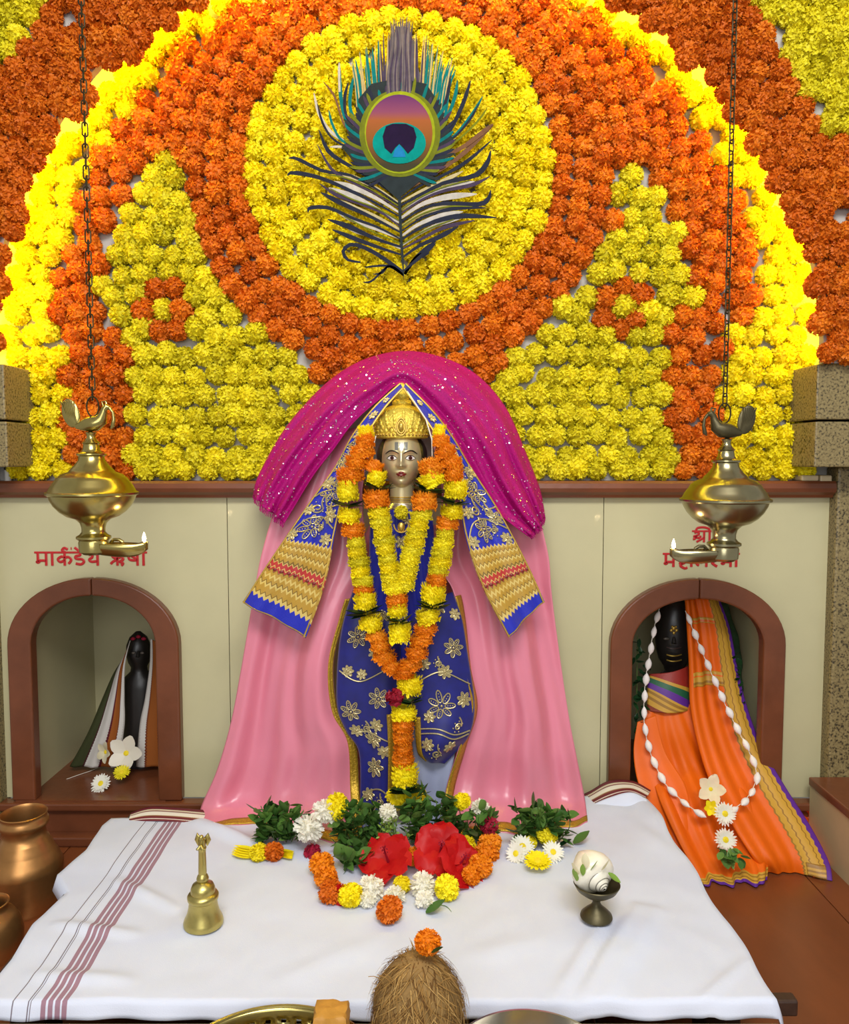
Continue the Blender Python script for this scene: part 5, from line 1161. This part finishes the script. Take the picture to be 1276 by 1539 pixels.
# front stand with coconut and plates
sd = thing('front_stand', 'low beige marble stand before the altar table carrying coconut and plates', 'stand', (0, -.8, Z_FLOOR))
bev(MB().box((-.62, -1.04, -.04), (.452, -.697, -.0155)).put('stand_top', M['beige'], sd, False), .003)
MB().box((-.60, -1.02, Z_FLOOR), (.43, -.71, -.04)).put('stand_base', M['beige'], sd, False)
ZS = -.0155
pc = at(628, 1492, -.765); cr_ = .0525; ch = .067; pc[2] = ZS+ch-.001 
cn = thing('coconut', 'brown fibrous coconut standing upright between the two plates', 'coconut', (pc[0], pc[1], ZS))
V = []; F = []; rr = random.Random(9)
for i in range(41):
    th = pi*i/40
    for k in range(48):
        a = 2*pi*k/48; d = 1+.05*mn.noise(Vector((cos(a)*2*sin(th), sin(a)*2*sin(th), cos(th)*2)))+.02*mn.noise(Vector((cos(a)*9, sin(a)*9, cos(th)*3)))
        zz = cos(th); rx = cr_*sin(th)**.85*(1-.10*max(0, zz)**2)*d; V.append(pc+np.array((rx*cos(a), rx*sin(a), ch*zz)))
for i in range(40):
    for k in range(48): k2 = (k+1) % 48; F.append((i*48+k, (i+1)*48+k, (i+1)*48+k2, i*48+k2))
put('husk', V, F, M['husk'], cn)
mb = MB()
for q_ in range(1500):
    th = math.acos(rr.uniform(-.9, .985)); a = rr.uniform(0, 2*pi); P_ = []; st_ = rr.uniform(.25, .6)*(1 if rr.random() < .8 else 1.4); da = rr.uniform(-.7, .7); lift = rr.choice((.0005, .0008, .0012, .0022))
    for k in range(5):
        t2 = min(pi-.05, th+st_*k/4); a2 = a+da*k/4; zz = cos(t2); rx = (cr_*max(.02, sin(t2))**.85*(1-.10*max(0, zz)**2)*1.03+lift*(1+k*.6)); P_.append(pc+np.array((rx*cos(a2), rx*sin(a2), (ch+lift)*zz)))
    w = rr.uniform(.0004, .0008); V = []; 
    for k in range(5):
        tz = np.array((-sin(a), cos(a), 0))*w*(1-.7*k/4); V += [P_[k]-tz, P_[k]+tz]
    mb.add(V, [(2*k, 2*k+1, 2*k+3, 2*k+2) for k in range(4)], rr.choice((0, 0, 1, 2)))
for q_ in range(110):
    a = rr.uniform(0, 2*pi); b0 = pc+np.array((.022*cos(a)*rr.random(), .022*sin(a)*rr.random(), ch*.93)); d = np.array((cos(a)*.5+rr.uniform(-.5, .5), sin(a)*.5, rr.uniform(.2, 1)))*rr.uniform(.006, .018); w = .0005
    mb.add([b0+np.array((-w, 0, 0)), b0+np.array((w, 0, 0)), b0+d*.5+np.array((w, 0, 0)), b0+d*.5+np.array((-w, 0, 0)), b0+d+np.array((0, 0, -.002))], [(0, 1, 2, 3), (3, 2, 4)])
hf = mb.put('husk_fibre', [M['fibre'], M['fibre2'], M['fibre3']], cn); hf['kind'] = 'stuff'
mb = MB()
for q_ in range(9):
    a = -pi*.5+rr.uniform(-1.1, .9); b0 = pc+np.array((.05*cos(a), .05*sin(a)*.6, ch*.72)); d = np.array((-.6 if q_ < 5 else .5, -.1, .55+rr.uniform(-.3, .3)))*rr.uniform(.02, .035); mb.tube(crom([b0, b0+d*.5+np.array((0, 0, .003)), b0+d], 6), .0005, 4)
hf = mb.put('loose_fibre', M['fibre'], cn); hf['kind'] = 'stuff'
tp = at(643, 1416, pc[1]-.005); r = 20*mpp(pc[1])
o = inst('marigold', PB['orange2'][0], None, tp, (.4, .2, 0), (r*1.1, r, r*.95)); setp(o, 'orange marigold placed on top of the coconut', 'flower')
o = inst('loose_leaf', LF['darkleaf'][1], None, at(648, 1432, pc[1]-.022), Vector((1, -.2, .35)).to_track_quat('Y', 'Z').to_euler(), .016); setp(o, 'small dark leaf tucked under the marigold on the coconut', 'leaf')
# plates
def ring_pts(c, r, z, n=96): return [(c[0]+r*cos(2*pi*k/n), c[1]+r*sin(2*pi*k/n), z) for k in range(n)]
pf = at(431, 1513, -.722); zr = pf[2]; rp_ = .125; c = np.array((pf[0], pf[1]-rp_, ZS))
pa = thing('puja_plate', 'brass plate with a pierced rim beside the coconut, toward the bell', 'plate', c); H = zr-ZS
n = 120; rows = 9; V = []; F = []
for j in range(rows+1):
    f = j/rows; rr__ = rp_-.012*(1-f)
    for k in range(n): V.append((c[0]+rr__*cos(2*pi*k/n), c[1]+rr__*sin(2*pi*k/n), ZS+.002+(H-.002)*f))
hole = lambda j, k: (j in (3, 5) and k % 3 == 0) or (j == 4 and k % 6 == 3)
for j in range(rows):
    for k in range(n):
        if not hole(j, k): F.append((j*n+k, j*n+(k+1) % n, (j+1)*n+(k+1) % n, (j+1)*n+k))
o = put('pierced_wall', V, F, M['brass'], pa); solid(o, .0016)
MB().lathe([(0, .001), (rp_-.012, .001), (rp_-.012, .003), (0, .003)], c, 90).put('plate_floor', M['brass'], pa)
MB().tube(ring_pts(c, rp_+.001, zr), .0026, 8, closed=True).put('rim', M['brass'], pa)
ins = c+np.array((-.01, .035, 0)); MB().lathe([(.03, .003), (.036, .004), (.046, H-.006), (.048, H-.005), (.047, H-.004), (.036, .007), (0, .006)], (ins[0]+.0, ins[1], ZS), 60).put('bowl', M['steel'], None)
bw = bpy.data.objects['bowl']; setp(bw, 'small steel bowl standing inside the pierced brass plate', 'bowl')
jg = thing('jaggery_lump', 'rough tan lump of jaggery at the rim of the brass plate', 'sweet', at(498, 1545, -.762)); V = []; F = []
jc = at(498, 1533, -.762); mb = MB(); mb.ell((0, 0, 0), (.024, .02, .0), 4, 4); V = []
for i in range(17):
    th = pi*i/16
    for k in range(24):
        a = 2*pi*k/24; d = Vector((sin(th)*cos(a), sin(th)*sin(a), cos(th))); s = 1/max(abs(d.x), abs(d.y), abs(d.z))**.75; s *= 1+.12*mn.noise(d*2.5); V.append(jc+np.array((d.x*.021*s, d.y*.018*s, d.z*.015*s)))
for i in range(16):
    for k in range(24): k2 = (k+1) % 24; F.append((i*24+k, (i+1)*24+k, (i+1)*24+k2, i*24+k2))
put('lump', V, F, M['jaggery'], jg)
MB().lathe([(.012, ZS+.003-jc[2]), (.014, -.012), (.018, -.008)], jc, 16).put('lump_base', M['jaggery'], jg)
pf = at(786, 1520, -.735); zr = pf[2]; rp2 = .098; c = np.array((pf[0], pf[1]-rp2, ZS)); pb = thing('steel_plate', 'plain steel plate with a rolled rim beside the coconut, toward the conch', 'plate', c); H = zr-ZS
MB().lathe([(0, .001), (rp2-.016, .001), (rp2-.004, H*.5), (rp2, H), (rp2+.002, H+.002), (rp2-.001, H+.0025), (rp2-.006, H*.5), (rp2-.018, .003), (0, .003)], c, 90).put('plate_body', M['steel'], pb)

# ================================================================ DARK NICHE: stone figure in a bordered white cloth
YN = .17
zf = Z_SILL+.0015
LI = thing('stone_idol', 'small black stone figure wrapped in bordered white cloth inside the dark niche', 'statue', (at(208, 1150, YN)[0], YN, zf))
c = at(208, 1150, YN); s = mpp(YN); mb = MB(); V = []; F = []
for py, rx, ry in ((1160, 30, 26), (1110, 27, 24), (1060, 26, 22), (1035, 27, 20), (1022, 24, 18), (1012, 13, 12), (1005, 12, 12), (998, 16, 15), (985, 19, 17), (972, 18, 16), (960, 13, 12), (952, 4, 4)):
    z = max(at(208, py, YN)[2], zf)
    for k in range(30): a = 2*pi*k/30; V.append((c[0]+rx*s*cos(a), YN+.02+ry*s*sin(a)-(.004 if 975 < py < 990 and abs(k-22) < 2 else 0), z))
for i in range(11):
    for k in range(30): k2 = (k+1) % 30; F.append((i*30+k, (i+1)*30+k, (i+1)*30+k2, i*30+k2))
put('figure', V, F, M['darkstone'], LI)
fc = at(208, 984, YN-.012)
MB().tube([fc+np.array((0, 0, .008)), fc+np.array((0, -.006, -.004))], [.003, .005], 8).put('nose', M['darkstone'], LI)
for e in (-1, 1): MB().ell(fc+np.array((e*.010, -.003, .005)), (.005, .003, .0028), 10, 6).put('eye', mat('grey_eye', rgb(96, 88, 80), .4), LI)
for k in range(3): MB().ell(at(200+k*8, 957+abs(k-1)*3, YN-.012), (.006, .004, .004), 10, 6).put('head_petal', M['rose'], LI)
WDH = bandmat('white_cloth_brown_border', 'u', [(0, rgb(54, 58, 32)), (.26, rgb(60, 24, 28)), (.30, rgb(196, 192, 186)), (.60, rgb(86, 24, 36)), (.645, rgb(150, 84, 34)), (.84, rgb(110, 52, 26)), (.87, rgb(206, 202, 196)), (.97, rgb(180, 174, 168))], zig=(60, .018), rough=.75, spec=.2, weave=.2)
zfl = lambda px, py, Y=.12: (px, py, Y)
LW = Loft([((190, 985, .17), (196, 962, .155)), ((172, 1010, .165), (188, 1000, .145)), ((154, 1050, .155), (187, 1050, .14)), ((133, 1100, .14), (187, 1090, .135)), ((105, 1152, .135), (178, 1152, .13))], lambda u, v: .004*sin(u*16)*v+.004*sin(pi*u))
RW = Loft([((226, 960, .155), (250, 968, .17)), ((225, 1000, .145), (258, 1000, .165)), ((218, 1050, .14), (272, 1050, .155)), ((210, 1090, .135), (285, 1100, .14)), ((205, 1152, .13), (300, 1152, .135))], lambda u, v: .004*sin(u*16)*v+.004*sin(pi*u))
o = LW.put('cloth_fall', WDH, LI, 40, 40, .0015); o2 = RW.put('cloth_fall', WDH, LI, 40, 40, .0015)
for d_ in o2.data.uv_layers[0].data: d_.uv = (1-d_.uv[0], d_.uv[1])
MB().ell(at(156, 1080, .145), (.014, .003, .010), 12, 8).put('red_stain', mat('kumkum_smear', rgb(176, 96, 96), .9), LI)
FRG = mat('pale_frangipani', rgb(216, 208, 190), .5, sss=.1)
open_flower('frangipani', 'large pale five petalled flower leaning on the stone figure', at(190, 1132, .10), (0, -.9, .35), petal_fan(5, .040, .0155, .35, 21), FRG, M['daisyheart'], .006)
open_flower('yellow_blossom', 'drooping yellow blossom beside the pale flower in the dark niche', at(160, 1130, .105), (-.5, -.8, .1), petal_fan(5, .026, .009, .7, 22), M['cream'], M['daisyheart'], .005)
daisy(183, 1161, 13, 'small yellow chrysanthemum on the dark niche floor under the pale flower', .06, (.1, -.6, .8), 'lime')
daisy(152, 1178, 16, 'white chrysanthemum with yellow heart at the front of the dark niche', .035, (-.1, -.75, .65), 'white')
mb = MB().tube(crom([atz(100, 1171, zf+.001), atz(120, 1164, zf+.002), atz(140, 1157, zf+.002), atz(156, 1148, zf+.004)], 16), .0007, 5); o = mb.put('white_thread', M['cord'], None); setp(o, 'thin white thread lying on the dark niche floor', 'thread')

# ================================================================ SARI NICHE
RI = thing('sari_idol', 'dark stone goddess figure draped in an orange sari in the niche', 'statue', (at(1030, 1150, .12)[0], .12, zf))
YS = .14; c = at(1013, 1000, YS); s = mpp(YS); V = []; F = []
PR = ((1180, 52, 40, 1030), (1110, 50, 40, 1028), (1060, 48, 36, 1024), (1030, 46, 32, 1020), (1018, 30, 24, 1016), (1008, 15, 15, 1014), (1000, 16, 16, 1013), (990, 23, 22, 1013), (975, 27, 25, 1013), (955, 29, 27, 1013), (935, 27, 26, 1013), (915, 22, 22, 1013), (900, 13, 14, 1013), (892, 4, 4, 1013))
for py, rx, ry, cx in PR:
    q_ = at(cx, py, YS)
    for k in range(36): a = 2*pi*k/36; V.append((q_[0]+rx*s*cos(a), YS+ry*s*sin(a), max(q_[2], zf)))
for i in range(len(PR)-1):
    for k in range(36): k2 = (k+1) % 36; F.append((i*36+k, (i+1)*36+k, (i+1)*36+k2, i*36+k2))
put('figure', V, F, M['darkstone'], RI)
mk = at(1013, 948, YS-.04)
mb = MB()
for dx, dz, r in ((0, .006, .005), (-.006, .001, .004), (.006, .001, .004), (0, -.005, .004), (-.004, .009, .003), (.004, .009, .003)): mb.ell(mk+np.array((dx, 0, dz)), (r, .003, r), 10, 6)
mb.put('forehead_jewel', M['gold'], RI)
MB().tube([at(1013, 958, YS-.04), at(1013, 967, YS-.046)], [.003, .006], 8).put('nose', M['darkstone'], RI)
for e in (-1, 1): MB().ell(at(1013+e*11, 960, YS-.036), (.008, .003, .0035), 12, 8).put('eye', mat('stone_eye', rgb(70, 64, 56), .4), RI)
for k, py in enumerate((975, 986, 994)): MB().tube([at(1013+x, py+4*cos(x/10)-4, YS-.045+(.0006*x*x/10)) for x in np.linspace(-11, 11, 9)], .0016, 6).put('neck_chain' if k else 'lips', M['gold'] if k else mat('dark_lip', rgb(60, 44, 40), .4), RI)
ORG_, PUR, GLD, GLB, GRN = rgb(224, 98, 6), rgb(92, 40, 140), rgb(196, 150, 52), rgb(150, 108, 36), rgb(30, 92, 60)
# blouse and crossing borders at the chest
BL = Loft([((975, 1012, .075), (1034, 1000, .072)), ((972, 1035, .06), (1036, 1028, .06)), ((972, 1068, .05), (1038, 1066, .05))], lambda u, v: .018*sin(pi*u)+.004)
BL.put('blouse', bandmat('blouse_bands', 'v', [(0, rgb(150, 40, 30)), (.08, GLD), (.16, GRN), (.30, PUR), (.45, GLD), (.5, GLB), (.56, GLD), (.62, GLB), (.68, GLD), (.8, rgb(130, 50, 30))], zig=(.5, -.5), rough=.45, weave=.3), RI, 24, 24, .0012)
# lower sari: falls out of the niche to the platform
SB = bandmat('orange_sari', 'v', [(0, ORG_), (.865, GLD), (.88, GLB), (.893, GLD), (.915, GLB), (.93, GLD), (.95, PUR)], zig=(14, .006), rough=.5, weave=.15, spec=.3)
zpl = Z_FLOOR+.003
def fl_(px, py): q_ = atz(px, py, zpl); return (px, py, q_[1])
SA = Loft([((974, 1058, .05), (1045, 1058, .045)), ((968, 1100, .03), (1075, 1100, .02)), ((975, 1150, .005), (1105, 1150, .0)), ((990, 1200, -.055), (1135, 1200, -.06)), ((1018, 1262, -.115), (1150, 1262, -.115)), ((1046, 1312, -.172), (1158, 1302, -.165)), (fl_(1058, 1330), fl_(1157, 1328))], lambda u, v: (.009*sin(2*pi*(2.5*u+.3*v))+.004*sin(2*pi*(6*u-.2)))*min(1, v*2))
SA.put('sari_skirt', SB, RI, 70, 80, .0015)
SL = Loft([((958, 1085, .03), (985, 1075, .028)), ((952, 1130, .01), (1000, 1130, .0)), ((960, 1180, -.03), (1030, 1180, -.045)), ((985, 1225, -.07), (1040, 1228, -.08)), ((1000, 1262, -.10), (1040, 1262, -.108)), ((1010, 1300, -.14), (1050, 1300, -.142))], lambda u, v: .006*sin(2*pi*(1.5*u+.2))*v)
SL.put('sari_side_fold', mat('orange_silk', ORG_, .5, spec=.3), RI, 30, 50, .0015)
BOR = bandmat('sari_end_border', 'u', [(0, ORG_), (.66, GLB), (.68, GLD), (.76, GLB), (.78, GLD), (.87, GLB), (.885, GLD), (.935, PUR)], zig=(40, .02), rough=.5, weave=.15, spec=.3)
PA = Loft([((1028, 900, .085), (1082, 900, .10)), ((1031, 945, .07), (1098, 945, .085)), ((1034, 1000, .05), (1108, 1000, .065)), ((1036, 1060, .028), (1122, 1060, .04)), ((1048, 1120, -.005), (1144, 1120, .01)), ((1068, 1180, -.05), (1178, 1180, -.04)), ((1100, 1240, -.11), (1216, 1240, -.10)), ((1128, 1285, -.15), (1243, 1292, -.15)), (fl_(1140, 1306), fl_(1249, 1322))], lambda u, v: .010*sin(2*pi*(1.6*u*(1-.3*v)+.1))*(1-u*.5)+.004*sin(2*pi*5*u)*(1-u))
pa_ = PA.put('pallu', BOR, RI, 70, 90, .0015)
PA.put('pallu_end_band', bandmat('pallu_end', 'v', [(0, GLB), (.925, GLD), (.94, GLB), (.955, GLD), (.975, GLB)], rough=.42, weave=.2), pa_, 24, 10, .0015, u0=.70, u1=.93, v0=.90, v1=.995, lift=.003)
for a_, b__ in ((.085, .105), (.27, .315)): PA.put('gold_band', bandmat('gold_band_'+str(a_), 'v', [(0, GLD), (a_+.008, ORG_), (a_+.014, GLD), (a_+.03, GLB), (a_+.036, GLD)], rough=.4), pa_, 30, 6, .001, u0=.06, u1=.66, v0=a_, v1=b__, lift=.001)
# green cloth edge behind
GB = Loft([((1082, 905, .12), (1092, 905, .13)), ((1098, 960, .11), (1112, 970, .12)), ((1106, 1020, .09), (1116, 1030, .10)), ((1112, 1060, .075), (1120, 1062, .08))], lambda u, v: .004*sin(v*30))
GB.put('green_border', mat('dark_green_silk', rgb(40, 74, 44), .5, 0, .5, 60), RI, 8, 40, .0015)
SF = Loft([((1178, 1215, -.02), (1205, 1208, -.02)), ((1200, 1240, -.035), (1228, 1235, -.03)), (fl_(1222, 1318), fl_(1246, 1300))], lambda u, v: .008*sin(u*7))
SF.put('sari_back_fold', mat('orange_silk_back', rgb(220, 80, 14), .45), RI, 16, 24, .0015)
# leaves behind the figure
sp1 = thing('leaf_sprig', 'dark leaves hanging along the jamb beside the sari figure', 'leaves', at(958, 1050, .06))
for k in range(34):
    py = 960+k*5.6; p = at(958+R.uniform(-6, 10), py, .07-.0012*k); d = Vector((R.uniform(-.5, .5), -.4, R.uniform(-1, .3))).normalized(); inst('leaf', R.choice(LF['darkleaf']), sp1, p, d.to_track_quat('Y', 'Z').to_euler(), .022)
MB().tube([at(958, 955, .08), at(957, 1050, .06), at(956, 1150, .03)], .001, 5).put('stem', M['stem'], sp1)
sp2 = thing('leaf_sprig', 'green leaves on the far shoulder of the sari figure', 'leaves', at(1108, 1030, .06))
for k in range(18):
    p = at(1104+R.uniform(-6, 8), 985+k*4, .075-.0015*k); d = Vector((R.uniform(-.3, .8), -.5, R.uniform(-1, .5))).normalized(); inst('leaf', R.choice(LF['darkleaf']), sp2, p, d.to_track_quat('Y', 'Z').to_euler(), .018)
MB().tube([at(1102, 980, .08), at(1112, 1060, .05)], .001, 5).put('stem', M['stem'], sp2)
# cotton garland
CG = thing('cotton_garland', 'garland of white cotton tufts looped over the orange sari', 'garland', at(1088, 1222, -.11))
path = [(991, 915, .06), (985, 935, .055), (980, 960, .05), (976, 985, .045), (971, 1015, .035), (968, 1050, .025), (968, 1085, .012), (974, 1120, -.004), (984, 1148, -.02), (998, 1175, -.045), (1013, 1192, -.06), (1036, 1212, -.095), (1062, 1228, -.12)]
path2 = [(1030, 918, .055), (1042, 948, .05), (1053, 975, .042), (1066, 1005, .03), (1077, 1030, .02), (1088, 1055, .01), (1098, 1075, 0), (1109, 1098, -.012), (1120, 1118, -.024), (1130, 1140, -.035), (1137, 1164, -.055), (1131, 1186, -.075), (1116, 1206, -.11), (1092, 1222, -.128)]
for pth in (path, path2):
    W_ = crom([at(x, y, Y) for x, y, Y in pth], 220); dl_ = np.cumsum(np.r_[0, np.linalg.norm(np.diff(W_, axis=0), axis=1)]); MB().tube(W_[::4], .0008, 5).put('thread', M['cord'], CG)
    nb = int(dl_[-1]/.0335)
    for k in range(nb):
        dd = (k+.5)*dl_[-1]/nb; i = int(np.searchsorted(dl_, dd)); i = min(max(i, 3), 216); t_ = Vector(W_[i+2]-W_[i-2]).normalized(); L_ = .0145; rr_ = .0065*R.uniform(.85, 1.2)
        mb = MB().lathe([(0, -L_), (rr_*.35, -L_*.8), (rr_*.85, -L_*.4), (rr_, 0), (rr_*.8, L_*.45), (rr_*.3, L_*.8), (0, L_)], (0, 0, 0), 12)
        inst('cotton_tuft', mesh('cotton_tuft', mb.V, mb.F, M['cotton']), CG, W_[i]+np.array((0, -.004, 0)), t_.to_track_quat('Z', 'Y').to_euler())
open_flower('white_flower', 'creamy white five petalled flower on the lap of the sari', at(1068, 1186, -.10), (-.1, -.9, .4), petal_fan(5, .030, .0115, .35, 31, 1, 1), M['cream'], M['daisyheart'], .004)
open_flower('yellow_bloom', 'small yellow bloom under the creamy white flower on the sari', at(1068, 1214, -.12), (0, -.9, .3), petal_fan(6, .016, .006, .4, 33), M['yellow'], M['daisyheart'], .004)
daisy(1089, 1223, 18, 'white chrysanthemum with yellow heart at the bottom of the cotton garland', -.14, (.05, -.9, .4))
daisy(1090, 1262, 18, 'white chrysanthemum with yellow heart hanging near the sari hem', -.165, (0, -.9, .4))
sp3 = thing('leaf_sprig', 'bunch of green leaves below the lowest chrysanthemum on the sari', 'leaves', at(1098, 1305, -.182))
for k in range(20):
    p = at(1098+R.uniform(-14, 16), 1278+R.uniform(-4, 18), -.182+R.uniform(-.012, .004)); d = Vector((R.uniform(-.6, .6), -.5, R.uniform(-1.1, .1))).normalized(); inst('leaf', R.choice(LF['leaf']), sp3, p, d.to_track_quat('Y', 'Z').to_euler(), .02)
MB().tube([at(1092, 1268, -.168), at(1097, 1290, -.178), at(1100, 1305, -.182)], .001, 5).put('stem', M['stem'], sp3)

# small striped tube at the far end of the ledge
p0 = at(12, 718, 0); tb_ = thing('striped_tube', 'small white tube with dark bands standing on the ledge beside the granite capital', 'tube', (p0[0], 0, zt)); hh = at(12, 672, 0)[2]-zt
MB().lathe([(0, 0), (.0065, 0), (.0065, hh), (0, hh)], (p0[0], 0, zt), 20).put('tube_body', M['whiteplastic'], tb_)
for f in (.32, .6, .66): MB().lathe([(.0068, 0), (.0070, .001), (.0070, .005), (.0068, .006)], (p0[0], 0, zt+hh*f), 20).put('dark_band', M['ink'], tb_)

# groups of repeats
GR = {'marigold': 'marigolds offered at the idol feet', 'chrysanthemum': 'chrysanthemums offered in the shrine', 'hibiscus': 'red hibiscus offered at the feet', 'leaf_sprig': 'leaf sprigs in the shrine', 'hanging_lamp': 'pair of hanging oil lamps',
      'loose_leaf': 'single leaves on the cloth', 'loose_thread': 'loose threads on the cloth', 'marigold_blanket': 'marigold panels of the flower wall', 'marigold_tower': 'marigold panels of the flower wall', 'marigold_arch': 'marigold panels of the flower wall',
      'marigold_patch': 'marigold panels of the flower wall', 'marigold_medallion': 'marigold panels of the flower wall'}
for o in SC.objects:
    if o.parent is None and o.get('category') and o.name.split('.')[0] in GR: o['group'] = GR[o.name.split('.')[0]]
